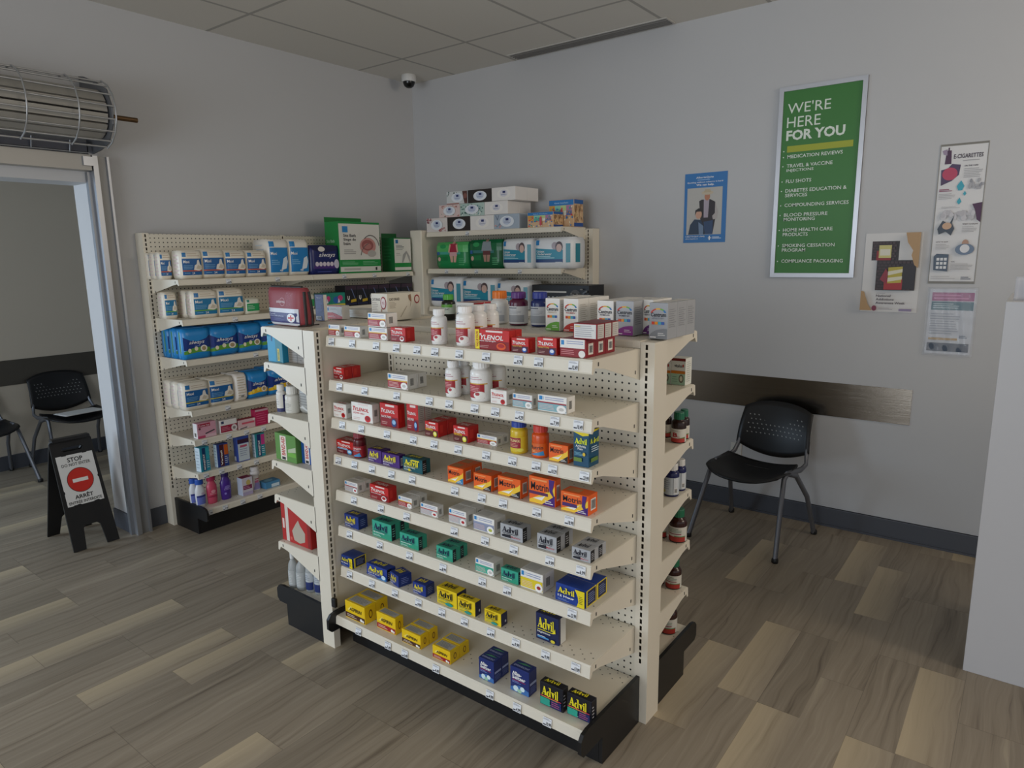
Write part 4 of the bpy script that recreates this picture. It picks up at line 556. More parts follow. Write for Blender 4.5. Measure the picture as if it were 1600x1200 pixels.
('supplement_bottle', 'bottle', 'supplements on the rear shelves', 'bot_navy', -0.0314, 0.2959, 0.763, 0, 0.0274, 0, 0.1242, 0.0578, ['front navy bottle with white cap on the rear shelf']),
('supplement_bottle', 'bottle', 'supplements on the rear shelves', 'bot_navy', -0.0325, 0.37, 0.763, 0, 0.024, 0, 0.1213, 0.051, ['rear navy bottle with white cap on the rear shelf']),
('supplement_bottle', 'bottle', 'supplements on the rear shelves', 'bot_c', -0.0324, 0.37, 0.556, 0, 0.0337, 0, 0.1305, 0.0704, ['broad green capped bottle near the tip of the fourth rear shelf']),
('supplement_bottle', 'bottle', 'supplements on the rear shelves', 'bot_c', -0.1009, 0.3683, 0.556, 0, 0.0238, 0, 0.126, 0.0505, ['dark red bottle behind the post, fourth rear shelf']),
('supplement_bottle', 'bottle', 'supplements on the rear shelves', 'bot_c', -0.0441, 0.37, 0.357, 0, 0.0301, 0, 0.1177, 0.0633, ['small green capped bottle near the tip of the fifth rear shelf']),
('supplement_bottle', 'bottle', 'supplements on the rear shelves', 'bot_c', -0.1011, 0.37, 0.357, 0, 0.0193, 0, 0.1191, 0.0415, ['dark red bottle behind the post, fifth rear shelf']),
('supplement_bottle', 'bottle', 'supplements on the rear shelves', 'bot_c', -0.055, 0.3591, 0.167, 0, 0.0335, 0, 0.1334, 0.07, ['green capped bottle alone on the rear base deck']),
('pad_pack', 'pack', 'pad packs on the wall top shelf', 'pad_or', -3.06, -0.0197, 1.549, 90, 0.0669, 0.07, 0.1536, 0.0715, ["white orange and blue pad pack, first from left on the wall unit's top shelf", "white orange and blue pad pack directly behind the first from left, wall unit's top shelf", "white orange and blue pad pack third deep behind the first, wall unit's top shelf"]),
('pad_pack', 'pack', 'pad packs on the wall top shelf', 'pad_or', -2.945, 0.0772, 1.549, 90, 0.1243, 0.122, 0.1633, 0.1235, ["white orange and blue pad pack, second from left on the wall unit's top shelf"]),
('pad_pack', 'pack', 'pad packs on the wall top shelf', 'pad_or', -2.945, 0.2142, 1.549, 90, 0.1398, 0.1985, 0.1688, 0.2, ["white orange and blue pad pack, third from left on the wall unit's top shelf"]),
('pad_pack', 'pack', 'pad packs on the wall top shelf', 'pad_or', -2.945, 0.3564, 1.549, 90, 0.1394, 0.1985, 0.1625, 0.2, ["white orange and blue pad pack, fourth from left on the wall unit's top shelf"]),
('pad_pack', 'pack', 'pad packs on the wall top shelf', 'pad_or', -2.945, 0.5, 1.549, 90, 0.1369, 0.1985, 0.1611, 0.2, ["white orange and blue pad pack, fifth from left on the wall unit's top shelf"]),
('pad_pack', 'pack', 'pad packs on the wall top shelf', 'pad_tall', -2.945, 0.6648, 1.549, 90, 0.1487, 0.1985, 0.2323, 0.2, ["tall white and blue pad pack, sixth from left on the wall unit's top shelf"]),
('pad_pack', 'pack', 'pad packs on the wall top shelf', 'pad_tall', -2.945, 0.8215, 1.549, 90, 0.1542, 0.1985, 0.2335, 0.2, ["tall white and blue pad pack, seventh from left on the wall unit's top shelf"]),
('pad_pack', 'pack', 'pad packs on the wall top shelf', 'alw_navy', -2.945, 1.0244, 1.549, 90, 0.237, 0.0785, 0.194, 0.08, ["navy pad pack with white script, eighth from left on the wall unit's top shelf"]),
('bath_seat_box', 'box', 'pad packs on the wall top shelf', 'sitz', -2.945, 1.339, 1.549, 90, 0.3827, 0.1485, 0.3619, 0.15, ["large white and green box, ninth from left on the wall unit's top shelf"]),
('medical_box', 'box', 'pad packs on the wall top shelf', 'green_narrow', -2.945, 1.7576, 1.549, 90, 0.1765, 0.1385, 0.2563, 0.14, ["narrow white and green box, tenth from left on the wall unit's top shelf"]),
('pad_pack', 'pack', 'packs on the wall second shelf', 'pad_gr', -3.06, -0.0145, 1.317, 90, 0.0716, 0.0985, 0.1544, 0.1, ["turquoise pad pack, first from left on the wall unit's second shelf"]),
('pad_pack', 'pack', 'packs on the wall second shelf', 'pad_gr', -2.945, 0.1363, 1.317, 90, 0.1511, 0.0943, 0.16, 0.0958, ["blue and lime pad pack, second from left on the wall unit's second shelf", "blue and lime pad pack directly behind the second from left, wall unit's second shelf"]),
('pad_pack', 'pack', 'packs on the wall second shelf', 'pad_gr', -2.945, 0.3039, 1.317, 90, 0.1703, 0.1485, 0.1632, 0.15, ["blue and lime pad pack, third from left on the wall unit's second shelf"]),
('pad_pack', 'pack', 'packs on the wall second shelf', 'pad_green', -2.945, 0.4475, 1.317, 90, 0.0959, 0.1185, 0.0983, 0.12, ["low white and green pack, fourth from left on the wall unit's second shelf"]),
('pad_pack', 'pack', 'boxes on the wall second shelf', 'pad_green', -2.945, 0.8604, 1.317, 90, 0.1132, 0.0985, 0.1002, 0.1, ["white and green box, fifth from left on the wall unit's second shelf"]),
('hygiene_box', 'box', 'boxes on the wall second shelf', 'tampon', -2.945, 1.0199, 1.317, 90, 0.0786, 0.0985, 0.0999, 0.1, ["small green and blue box, sixth from left on the wall unit's second shelf"]),
('hygiene_box', 'box', 'boxes on the wall second shelf', 'tampon', -2.945, 1.1181, 1.317, 90, 0.1145, 0.0985, 0.1012, 0.1, ["small green and blue box, seventh from left on the wall unit's second shelf"]),
('hygiene_box', 'box', 'boxes on the wall second shelf', 'ubox', -2.945, 1.2323, 1.317, 90, 0.1013, 0.1185, 0.1444, 0.12, ["black box with white letter, eighth from left on the wall unit's second shelf"]),
('hygiene_box', 'box', 'boxes on the wall second shelf', 'ubox', -2.945, 1.3387, 1.317, 90, 0.1006, 0.1185, 0.1436, 0.12, ["black box with white letter, ninth from left on the wall unit's second shelf"]),
('hygiene_box', 'box', 'boxes on the wall second shelf', 'ubox', -2.945, 1.4438, 1.317, 90, 0.0984, 0.1185, 0.1427, 0.12, ["black box with white letter, tenth from left on the wall unit's second shelf"]),
('hygiene_box', 'box', 'boxes on the wall second shelf', 'ubox', -2.945, 1.5507, 1.317, 90, 0.1061, 0.1185, 0.1417, 0.12, ["black box with white letter, eleventh from left on the wall unit's second shelf"]),
('hygiene_box', 'box', 'boxes on the wall second shelf', 'ubox', -2.945, 1.6648, 1.317, 90, 0.1123, 0.1185, 0.1406, 0.12, ["black box with white letter, twelfth from left on the wall unit's second shelf"]),
('hygiene_box', 'box', 'boxes on the wall second shelf', 'ubox', -2.945, 1.7852, 1.317, 90, 0.1187, 0.1185, 0.1396, 0.12, ["black box with white letter, thirteenth from left on the wall unit's second shelf"]),
('pad_pack', 'pack', 'blue pad packs on the wall third shelf', 'alw_green', -2.945, 0.0586, 1.081, 90, 0.1618, 0.0885, 0.1787, 0.09, ["blue pad pack with green petals, first from left on the wall unit's third shelf", "blue pad pack with green petals directly behind the first from left, wall unit's third shelf", "blue pad pack with green petals third deep behind the first, wall unit's third shelf"]),
('pad_pack', 'pack', 'blue pad packs on the wall third shelf', 'alw_green', -2.945, 0.2367, 1.081, 90, 0.1852, 0.1985, 0.1773, 0.2, ["blue pad pack with green petals, second from left on the wall unit's third shelf"]),
('pad_pack', 'pack', 'blue pad packs on the wall third shelf', 'alw_green', -2.945, 0.4138, 1.081, 90, 0.1591, 0.1985, 0.1767, 0.2, ["blue pad pack with green petals, third from left on the wall unit's third shelf"]),
('pad_pack', 'pack', 'blue pad packs on the wall third shelf', 'alw_green', -2.945, 0.5858, 1.081, 90, 0.179, 0.1985, 0.182, 0.2, ["blue pad pack behind the end unit, fourth from left on the wall unit's third shelf"]),
('pad_pack', 'pack', 'pad packs on the wall fourth shelf', 'pad_ye', -2.945, 0.0279, 0.777, 90, 0.1512, 0.0885, 0.1644, 0.09, ["blue and yellow pad pack, first from left on the wall unit's fourth shelf", "blue and yellow pad pack directly behind the first from left, wall unit's fourth shelf", "blue and yellow pad pack third deep behind the first, wall unit's fourth shelf"]),
('pad_pack', 'pack', 'pad packs on the wall fourth shelf', 'pad_ye', -2.945, 0.1887, 0.777, 90, 0.1624, 0.1985, 0.1668, 0.2, ["blue and yellow pad pack, second from left on the wall unit's fourth shelf"]),
('pad_pack', 'pack', 'pad packs on the wall fourth shelf', 'pad_spine_y', -2.945, 0.32, 0.777, 90, 0.0835, 0.1985, 0.1722, 0.2, ["pale spine of pad pack, third from left on the wall unit's fourth shelf"]),
('pad_pack', 'pack', 'pad packs on the wall fourth shelf', 'alw_yel', -2.945, 0.4388, 0.777, 90, 0.1426, 0.1985, 0.1703, 0.2, ["blue pad pack with yellow petals, fourth from left on the wall unit's fourth shelf"]),
('pad_pack', 'pack', 'pad packs on the wall fourth shelf', 'alw_yel', -2.945, 0.6159, 0.777, 90, 0.2021, 0.1985, 0.1785, 0.2, ["blue pad pack with yellow petals, fifth from left on the wall unit's fourth shelf"]),
('medicine_box', 'box', 'test kits on the wall fifth shelf', 'preg_pink', -2.945, 0.0647, 0.596, 90, 0.1198, 0.0485, 0.0932, 0.05, ["pink test kit box, first from left on the wall unit's fifth shelf"]),
('medicine_box', 'box', 'test kits on the wall fifth shelf', 'preg_lb', -2.945, 0.2076, 0.596, 90, 0.112, 0.0485, 0.0824, 0.05, ["white and maroon test box, second from left on the wall unit's fifth shelf"]),
('medicine_box', 'box', 'test kits on the wall fifth shelf', 'preg_pink2', -2.945, 0.3316, 0.596, 90, 0.1179, 0.0485, 0.0597, 0.05, ["low pink and white test box, third from left on the wall unit's fifth shelf"]),
('medicine_box', 'box', 'test kits on the wall fifth shelf', 'preg_mag', -2.945, 0.4417, 0.596, 90, 0.0964, 0.0485, 0.1058, 0.05, ["tall magenta box, fourth from left on the wall unit's fifth shelf"]),
('medicine_box', 'box', 'boxes on the wall sixth shelf', 'moni_blue', -2.945, 0.0361, 0.388, 96, 0.0646, 0.0485, 0.1524, 0.05, ["turquoise box with vertical lettering, first from left on the wall unit's sixth shelf"]),
('medicine_box', 'box', 'boxes on the wall sixth shelf', 'moni_or', -2.945, 0.1518, 0.388, 90, 0.0752, 0.0385, 0.147, 0.04, ["navy and orange upright box, second from left on the wall unit's sixth shelf"]),
('medicine_box', 'box', 'boxes on the wall sixth shelf', 'moni_white', -2.945, 0.2933, 0.388, 90, 0.0811, 0.0485, 0.1631, 0.05, ["blue and white upright box, third from left on the wall unit's sixth shelf"]),
('medicine_box', 'box', 'boxes on the wall sixth shelf', 'moni_pink', -2.945, 0.4115, 0.388, 90, 0.0712, 0.0385, 0.1563, 0.04, ["teal and pink upright box, fourth from left on the wall unit's sixth shelf"]),
('wash_bottle', 'bottle', 'wash bottles on the wall base deck', 'wash_w', -3.045, -0.004, 0.167, 90, 0.0303, 0, 0.1699, 0.0636, ["white bottle with blue cap, first from left on the wall unit's base deck"]),
('wash_bottle', 'bottle', 'wash bottles on the wall base deck', 'wash_w', -2.975, -0.0024, 0.167, 90, 0.0313, 0, 0.1774, 0.0657, ["white bottle with blue cap, second from left on the wall unit's base deck"]),
('wash_bottle', 'bottle', 'wash bottles on the wall base deck', 'wash_pink', -2.975, 0.0725, 0.167, 90, 0.0335, 0, 0.1854, 0.07, ["pink bottle, third from left on the wall unit's base deck"]),
('wash_bottle', 'bottle', 'wash bottles on the wall base deck', 'wash_pur', -2.975, 0.1649, 0.167, 90, 0.0353, 0, 0.1834, 0.0737, ["purple bottle, fourth from left on the wall unit's base deck"]),
('medicine_box', 'box', 'wash bottles on the wall base deck', 'wash_box', -2.92, 0.283, 0.167, 90, 0.0716, 0.0585, 0.1168, 0.06, ["white and maroon wipes box, fifth from left on the wall unit's base deck"]),
('wash_bottle', 'bottle', 'wash bottles on the wall base deck', 'wash_dove', -2.975, 0.3718, 0.167, 90, 0.034, 0, 0.1583, 0.0711, ["white waisted bottle, sixth from left on the wall unit's base deck"]),
('medicine_box', 'box', 'wash bottles on the wall base deck', 'flat_blue', -2.92, 0.4645, 0.167, 90, 0.1085, 0.0785, 0.043, 0.08, ["flat blue sachet box, seventh from left on the wall unit's base deck"]),
('tissue_box', 'tissue box', 'tissue boxes stacked on the corner unit', 'tis_floral', -2.7278, 1.918, 1.845, 0, 0.2163, 0.1135, 0.102, 0.115, ['white floral tissue box, left end of the bottom tissue row']),
('tissue_box', 'tissue box', 'tissue boxes stacked on the corner unit', 'tis_dark', -2.5042, 1.918, 1.845, 0, 0.2233, 0.1135, 0.102, 0.115, ['dark brown tissue box in the bottom tissue row']),
('tissue_box', 'tissue box', 'tissue boxes stacked on the corner unit', 'tis_white', -2.2779, 1.918, 1.845, 0, 0.2236, 0.1135, 0.102, 0.115, ['plain white tissue box in the bottom tissue row']),
('tissue_box', 'tissue box', 'tissue boxes stacked on the corner unit', 'tis_blue', -2.0514, 1.918, 1.845, 0, 0.225, 0.1135, 0.102, 0.115, ['pale blue tissue box, right end of the bottom tissue row']),
('tissue_box', 'tissue box', 'tissue boxes stacked on the corner unit', 'tis_pink', -2.5939, 1.918, 1.9485, 0, 0.2121, 0.1135, 0.091, 0.115, ['pink floral tissue box, left end of the middle tissue row']),
('tissue_box', 'tissue box', 'tissue boxes stacked on the corner unit', 'tis_green', -2.3699, 1.918, 1.9485, 0, 0.2312, 0.1135, 0.091, 0.115, ['green patterned tissue box in the middle tissue row']),
('tissue_box', 'tissue box', 'tissue boxes stacked on the corner unit', 'tis_white', -2.1451, 1.918, 1.9485, 0, 0.2129, 0.1385, 0.091, 0.14, ['plain white tissue box, right end of the middle tissue row', 'white tissue box behind the plain one, right end of the middle tissue row']),
('tissue_box', 'tissue box', 'tissue boxes stacked on the corner unit', 'tis_photo', -2.5138, 1.918, 2.041, 0, 0.2092, 0.1135, 0.091, 0.115, ['grey and brown pictured tissue box, left of the uppermost row']),
('tissue_box', 'tissue box', 'tissue boxes stacked on the corner unit', 'tis_dark', -2.2954, 1.918, 2.041, 0, 0.2207, 0.1135, 0.091, 0.115, ['dark brown tissue box in the uppermost tissue row']),
('tissue_box', 'tissue box', 'tissue boxes stacked on the corner unit', 'tis_white', -2.0759, 1.918, 2.041, 0, 0.2103, 0.1385, 0.091, 0.14, ['plain white tissue box, right of the uppermost tissue row', 'white tissue box behind the plain one, right of the uppermost tissue row']),
('tissue_box', 'tissue box', 'tissue boxes stacked on the corner unit', 'kids', -1.7597, 1.918, 1.845, 0, 0.2153, 0.1185, 0.1006, 0.12, ['small rainbow patterned tissue cube pack right of the tissue stack']),
('tissue_box', 'tissue box', 'tissue boxes stacked on the corner unit', 'kids', -1.6753, 2.05, 1.845, 0, 0.2067, 0.1185, 0.1846, 0.12, ['tall rainbow patterned tissue pack at the right end of the shelf']),
('incontinence_pack', 'pack', 'diaper packs on the corner second shelf', 'dep_w', -2.5915, 1.918, 1.566, 0, 0.3201, 0.1985, 0.1987, 0.2, ["green pack picturing red top, first from left on the corner unit's second shelf"]),
('incontinence_pack', 'pack', 'diaper packs on the corner second shelf', 'dep_m', -2.2621, 1.918, 1.566, 0, 0.3042, 0.1985, 0.2082, 0.2, ["dark green pack picturing grey sweater, second from left on the corner unit's second shelf"]),
('incontinence_pack', 'pack', 'diaper packs on the corner second shelf', 'und', -1.9706, 1.918, 1.566, 0, 0.2578, 0.1985, 0.2071, 0.2, ["white and teal underwear pack, third from left on the corner unit's second shelf"]),
('incontinence_pack', 'pack', 'diaper packs on the corner second shelf', 'und', -1.6665, 1.918, 1.566, 0, 0.3007, 0.1985, 0.2078, 0.2, ["wide white and teal pack, fourth from left on the corner unit's second shelf"]),
('incontinence_pack', 'pack', 'packs on the corner third shelf', 'und', -2.6694, 1.918, 1.272, 0, 0.328, 0.1985, 0.2273, 0.2, ["white and teal underwear pack, first from left on the corner unit's third shelf"]),
('incontinence_pack', 'pack', 'packs on the corner third shelf', 'und', -2.3335, 1.918, 1.272, 0, 0.3271, 0.1985, 0.2204, 0.2, ["white and teal underwear pack, second from left on the corner unit's third shelf"]),
('incontinence_pack', 'pack', 'packs on the corner third shelf', 'und', -2.0181, 1.918, 1.272, 0, 0.2864, 0.1985, 0.2043, 0.2, ["white and teal underwear pack, third from left on the corner unit's third shelf"]),
('razor_box', 'box', 'packs on the corner third shelf', 'blackbox', -1.6024, 1.918, 1.272, 0, 0.464, 0.1985, 0.1832, 0.2, ["wide black box with white symbols, fourth from left on the corner unit's third shelf"]),
('medicine_box', 'box', 'goods on the end unit shelves', 'ec_blue', -1.5747, -0.325, 1.222, 0, 0.1066, 0.1485, 0.12, 0.15, ['turquoise box standing at the tip of the end unit second shelf']),
('medicine_box', 'box', 'goods on the end unit shelves', 'ec_grey', -1.4554, -0.3, 1.222, 0, 0.1261, 0.1585, 0.11, 0.16, ['grey brown box behind the turquoise box on the end unit']),
('medicine_box', 'box', 'goods on the end unit shelves', 'ec_dred', -1.374, -0.29, 1.222, 0, 0.0306, 0.1585, 0.1, 0.16, ['dark red box deep on the end unit second shelf']),
('lotion_bottle', 'bottle', 'goods on the end unit shelves', 'bot_plain_w', -1.608, -0.29, 0.995, 0, 0.02, 0, 0.1217, 0.043, ['slim white bottle with navy foot at the end unit third shelf tip']),
('wipes_tub', 'bottle', 'goods on the end unit shelves', 'bot_jar', -1.5522, -0.27, 0.995, 0, 0.0328, 0, 0.1184, 0.0686, ['white tub with yellow flower on the end unit third shelf']),
('wrapped_pack', 'pack', 'goods on the end unit shelves', 'ec_clear', -1.4757, -0.27, 0.995, 0, 0.0815, 0.0985, 0.125, 0.1, ['clear wrapped pack beside the white tub on the end unit']),
('bandage_box', 'box', 'goods on the end unit shelves', 'band_green', -1.5531, -0.325, 0.785, 0, 0.1498, 0.0885, 0.1212, 0.09, ['green bandage box at the end unit fourth shelf tip']),
('bandage_box', 'box', 'goods on the end unit shelves', 'band_blue', -1.4166, -0.3, 0.785, 0, 0.11719999999999997, 0.0885, 0.11, 0.09, ['blue bandage box beside the green one on the end unit']),
('supplement_box', 'box', 'goods on the end unit shelves', 'ec_red', -1.5228, -0.325, 0.405, 0, 0.2103, 0.1585, 0.1902, 0.16, ['red box with pale bulb shape on the end unit']),
('clear_bottle', 'bottle', 'goods on the end unit shelves', 'bot_clear', -1.6071, -0.3, 0.167, 0, 0.0209, 0, 0.175, 0.0448, ['clear bottle nearest the tip of the end unit base']),
('clear_bottle', 'bottle', 'goods on the end unit shelves', 'bot_clear', -1.5587, -0.288, 0.167, 0, 0.0245, 0, 0.175, 0.052, ['second clear bottle from the tip of the end unit base']),
('clear_bottle', 'bottle', 'goods on the end unit shelves', 'bot_clear_b', -1.5084, -0.276, 0.167, 0, 0.0228, 0, 0.175, 0.0487, ['third clear bottle from the tip, navy label band, end unit base']),
('clear_bottle', 'bottle', 'goods on the end unit shelves', 'bot_clear_b', -1.4562, -0.264, 0.167, 0, 0.0264, 0, 0.175, 0.0557, ['clear bottle nearest the end post, navy label band'])]
FRONT_TAGS = {0: [(-1.218, '4.99'), (-1.092, '7.79'), (-0.956, '8.79'), (-0.847, '9.99'), (-0.741, '11.49'), (-0.654, '12.49'), (-0.541, '23.49'), (-0.424, '20.79'), (-0.293, '9.79'), (-0.214, '10.29'), (-0.088, '12.49')], 1: [(-1.186, '9.99'), (-1.035, '9.99'), (-0.857, '8.79'), (-0.69, '11.29'), (-0.595, '12.49'), (-0.479, '23.49'), (-0.39, '5.29'), (-0.291, '4.29'), (-0.155, '7.99'), (-0.07, '10.49')], 2: [(-1.183, '11.29'), (-1.067, '16.29'), (-0.92, '14.29'), (-0.779, '25.49'), (-0.674, '9.49'), (-0.559, '11.79'), (-0.433, '7.79'), (-0.322, '16.29'), (-0.227, '16.99'), (-0.164, '10.29'), (-0.048, '23.99')], 3: [(-1.222, '11.29'), (-1.121, '16.29'), (-1.017, '8.99'), (-0.906, '13.99'), (-0.794, '15.99'), (-0.581, '11.49'), (-0.457, '11.99'), (-0.364, '14.99'), (-0.226, '12.99'), (-0.102, '18.99')], 4: [(-1.138, '3.99'), (-0.977, '9.99'), (-0.833, '4.79'), (-0.59, '6.49'), (-0.447, '7.99'), (-0.322, '11.99'), (-0.176, '9.99'), (-0.059, '6.99')], 5: [(-1.18, '6.99'), (-0.995, '13.49'), (-0.827, '11.49'), (-0.652, '8.99'), (-0.464, '5.79'), (-0.353, '6.99'), (-0.091, '23.99')], 6: [(-1.196, '7.99'), (-1.056, '11.29'), (-0.92, '12.99'), (-0.789, '9.99'), (-0.666, '13.49'), (-0.554, '9.99'), (-0.43, '4.99'), (-0.319, '9.99'), (-0.195, '9.99'), (-0.077, '13.99')], 7: [(-1.091, '11.49'), (-0.915, '7.49'), (-0.82, '6.49'), (-0.654, '4.49'), (-0.395, '4.99'), (-0.276, '4.99'), (-0.152, '10.99')]}
# ---------------------------------------------------------------- products
def pillow(w, d, h):
    def k(X, Z): return (1-.16*abs(X)**8)*(1-.22*abs(Z)**8)
    def front(u, v, o): X, Z = 2*u-1, 2*v-1; return (X*w/2*(1-.02*abs(Z)**6), -d/2*k(X, Z)-o, v*h)
    return k, front
def carton_mesh(spec, w, d, h, name):
    mb = MB(); body = mat(spec['body'], .42)
    if spec.get('style') == 'bag':
        k, front = pillow(w, d, h); N = 8; g = lambda i: -1+2*i/N
        body = mat(spec['body'], .3)
        vs = []; F = []
        for sg in (-1, 1):
            for j in range(N+1):
                for i in range(N+1):
                    X, Z = g(i), g(j); vs.append((X*w/2*(1-.02*abs(Z)**6), sg*d/2*k(X, Z), (Z+1)/2*h))
        n = (N+1)**2; q = lambda s, i, j: s*n+j*(N+1)+i
        for j in range(N):
            for i in range(N):
                F.append((q(0, i, j), q(0, i+1, j), q(0, i+1, j+1), q(0, i, j+1))); F.append((q(1, i, j+1), q(1, i+1, j+1), q(1, i+1, j), q(1, i, j)))
        for t in range(N):
            F += [(q(0, t+1, 0), q(0, t, 0), q(1, t, 0), q(1, t+1, 0)), (q(0, t, N), q(0, t+1, N), q(1, t+1, N), q(1, t, N)), (q(0, 0, t), q(0, 0, t+1), q(1, 0, t+1), q(1, 0, t)), (q(0, N, t+1), q(0, N, t), q(1, N, t), q(1, N, t+1))]
        mb.add(vs, F, body, True)
        # crimped seam along the top edge
        mb.prism([(-.002, h-.004), (.002, h-.004), (.001, h+.004), (-.001, h+.004)], -w*.45, w*.45, body)
        paint(mb, spec['front'], front, .3, 8, 8)
        if spec.get('left'): paint(mb, spec['left'], lambda u, v, o: (-w/2*(1-.02*abs(2*v-1)**6)-o-.0006, (.5-u)*d*.6, v*h), .3, 1, 8)
        if spec.get('right'): paint(mb, spec['right'], lambda u, v, o: (w/2*(1-.02*abs(2*v-1)**6)+o+.0006, (u-.5)*d*.6, v*h), .3, 1, 8)
        return mb.mesh(name)
    c = min(.0012, w*.02)
    mb.cbox(-w/2, -d/2, 0, w/2, d/2, h, c, body)
    ins = lambda f: (lambda u, v, o: f(.012+.976*u, .012+.976*v, o))
    paint(mb, spec['front'], ins(f_front(w, d, h)))
    paint(mb, [R(0, .0, 1, .012, '8f8a80')] if False else spec.get('right', []), ins(f_right(w, d, h)))
    paint(mb, spec.get('left', []), ins(f_left(w, d, h)))
    if spec.get('top'): paint(mb, spec['top'], ins(f_top(w, d, h)))
    # tuck flap seam on the top panel
    paint(mb, [R(.02, .93, .98, .945, 'b4aea4')], ins(f_top(w, d, h)))
    if spec.get('flap'):
        fl = mat(spec['flap'], .42)
        mb.box(-w/2, d/2-.003, h, w*.38, d/2, h+.035, fl)
    return mb.mesh(name)
def bottle(spec, name, r, h, loc, yaw, tags):
    root = empty(name, loc, yaw); fl = spec.get('flat', 1.0)
    ch = spec['ch']*h; cr = spec['cr']*r; hb = h-ch; al = spec.get('alpha', 1.0)
    bm = mat(spec['body'], .22, 0, al); mb = MB()
    if spec.get('waist'): prof = [(.86*r, 0), (.98*r, .02*h), (.8*r, .3*h), (.66*r, .52*h), (.8*r, .66*h), (r, .8*hb), (.9*r, .95*hb), (.5*r, hb)]
    elif spec.get('wash'): prof = [(.8*r, 0), (.9*r, .02*h), (r, .4*h), (.98*r, .6*h), (.8*r, .86*hb), (.62*r, .95*hb), (.55*r, hb+.004)]
    elif 'clear' in spec.get('k', ''): prof = []
    else:
        sh = hb*.90 if cr > .7*r else (hb*.84 if cr > .6*r else hb*.7)
        prof = [(.93*r, 0), (r, .02*h), (r, sh*.93), (.97*r, sh), (.86*r, sh+(hb-sh)*.45), (max(.86*cr, .3*r), hb-.003), (.86*cr, hb+.002)]
    mb.lathe(prof, bm, 28, 1, fl); mb.build('body', root)
    cb = MB(); cm = mat(spec['cap'], .4); n = 36
    vs = []; ring = []
    for zz, q in ((hb+.001, 1.0), (hb+ch*.86, .98), (h, .9)):
        for k in range(n):
            t = 2*PI*k/n; rr = cr*q*(1.0 if k % 2 else .965); vs.append((rr*math.cos(t), rr*math.sin(t)*(fl+.15 if fl < 1 else 1), zz))
    F = [(i*n+k, i*n+(k+1) % n, (i+1)*n+(k+1) % n, (i+1)*n+k) for i in range(2) for k in range(n)]+[list(range(2*n, 3*n)), list(range(n))[::-1]]
    cb.add(vs, F, cm); cb.build('cap', root)
    z0, z1 = spec['lab'][0]*hb, spec['lab'][1]*hb
    def rad(z):
        for (r0, a), (r1, b) in zip(prof, prof[1:]):
            if a <= z <= b: return r0+(r1-r0)*(z-a)/(b-a+1e-9)
        return r
    sp = math.radians(75 if fl == 1 else 62)
    def surf(u, v, o):
        t = -PI/2+(u-.5)*2*sp; z = z0+v*(z1-z0); q = rad(z)+.0004+o; return (q*math.cos(t), q*math.sin(t)*fl-(.0008 if fl < 1 else 0), z)
    lb = MB(); base = []
    if fl == 1:   # paper band all the way round
        lb.lathe([(rad(z0)+.0003, z0), (rad(z1)+.0003, z1)], mat(spec['art'][0][2], .45), 28)
    paint(lb, spec['art'], surf, .42, 14, 3); lb.build('label', root)
    return root
def copy_tree(o, parent=None):
    c = o.copy(); COL.objects.link(c)
    if parent is not None: c.parent = parent
    for ch in o.children: copy_tree(ch, c)
    return c
def stock():
    for name, cat, group, art, x, y, z, yaw, w, d, h, step, labels in PRODUCTS:
        a = math.radians(yaw); fwd = Vector((math.sin(a), -math.cos(a), 0)); first = None
        for k, lb in enumerate(labels):
            if d == 0:
                p = Vector((x, y, z+.0004))-fwd*(step*k)
                if first is None: first = o = bottle(BOT[art], name, w, h, p, a, None)
                else: o = copy_tree(first); o.location = p
            else:
                p = Vector((x, y, z+.0004))-fwd*(d/2+.0008+step*k)
                if first is None:
                    o = bpy.data.objects.new(name, carton_mesh(ART[art], w, d, h, name)); COL.objects.link(o); first = o
                    o.rotation_euler = (0, 0, a)
                else: o = first.copy(); COL.objects.link(o)
                o.location = p
            tag(o, lb, cat, group)
# ---------------------------------------------------------------- store fixtures
def slotted_post(root, name, x0, x1, y0, y1, H, slotx, back=False, n0=0, n1=45, M=None):
    """hollow upright with a real row of slots in its front (and back) face"""
    mb = MB(); m = M_POST; sw = .0042; zs = []
    for k in range(n0, n1):
        zc = H-.0165-.0254*k
        if zc-.008 > .2: zs.append((zc-.0085, zc+.0085))
    zs.sort()
    def face(y, flip):
        V = []; Fq = []
        def q(a, b, c, d):
            i = len(V); V.extend([(a, y, c), (b, y, c), (b, y, d), (a, y, d)]); Fq.append((i, i+1, i+2, i+3) if not flip else (i+3, i+2, i+1, i))
        q(x0, slotx-sw, 0, H); q(slotx+sw, x1, 0, H); z = 0
        for a, b in zs: q(slotx-sw, slotx+sw, z, a); z = b
        q(slotx-sw, slotx+sw, z, H); mb.add(V, Fq, m)
    face(y0, False)
    if back: face(y1, True)
    else: mb.add([(x0, y1, 0), (x1, y1, 0), (x1, y1, H), (x0, y1, H)], [(3, 2, 1, 0)], m)
    mb.add([(x0, y0, 0), (x0, y1, 0), (x0, y1, H), (x0, y0, H)], [(3, 2, 1, 0)], m); mb.add([(x1, y0, 0), (x1, y1, 0), (x1, y1, H), (x1, y0, H)], [(0, 1, 2, 3)], m)
    mb.add([(x0, y0, H), (x1, y0, H), (x1, y1, H), (x0, y1, H)], [(0, 1, 2, 3)], m)
    # added dark sheet standing in for the shade inside the hollow post
    mb.add([(x0+.002, (y0+y1)/2, 0), (x1-.002, (y0+y1)/2, 0), (x1-.002, (y0+y1)/2, H-.002), (x0+.002, (y0+y1)/2, H-.002)], [(0, 1, 2, 3)], M_DARK)
    return mb.build(name, root, M=M)
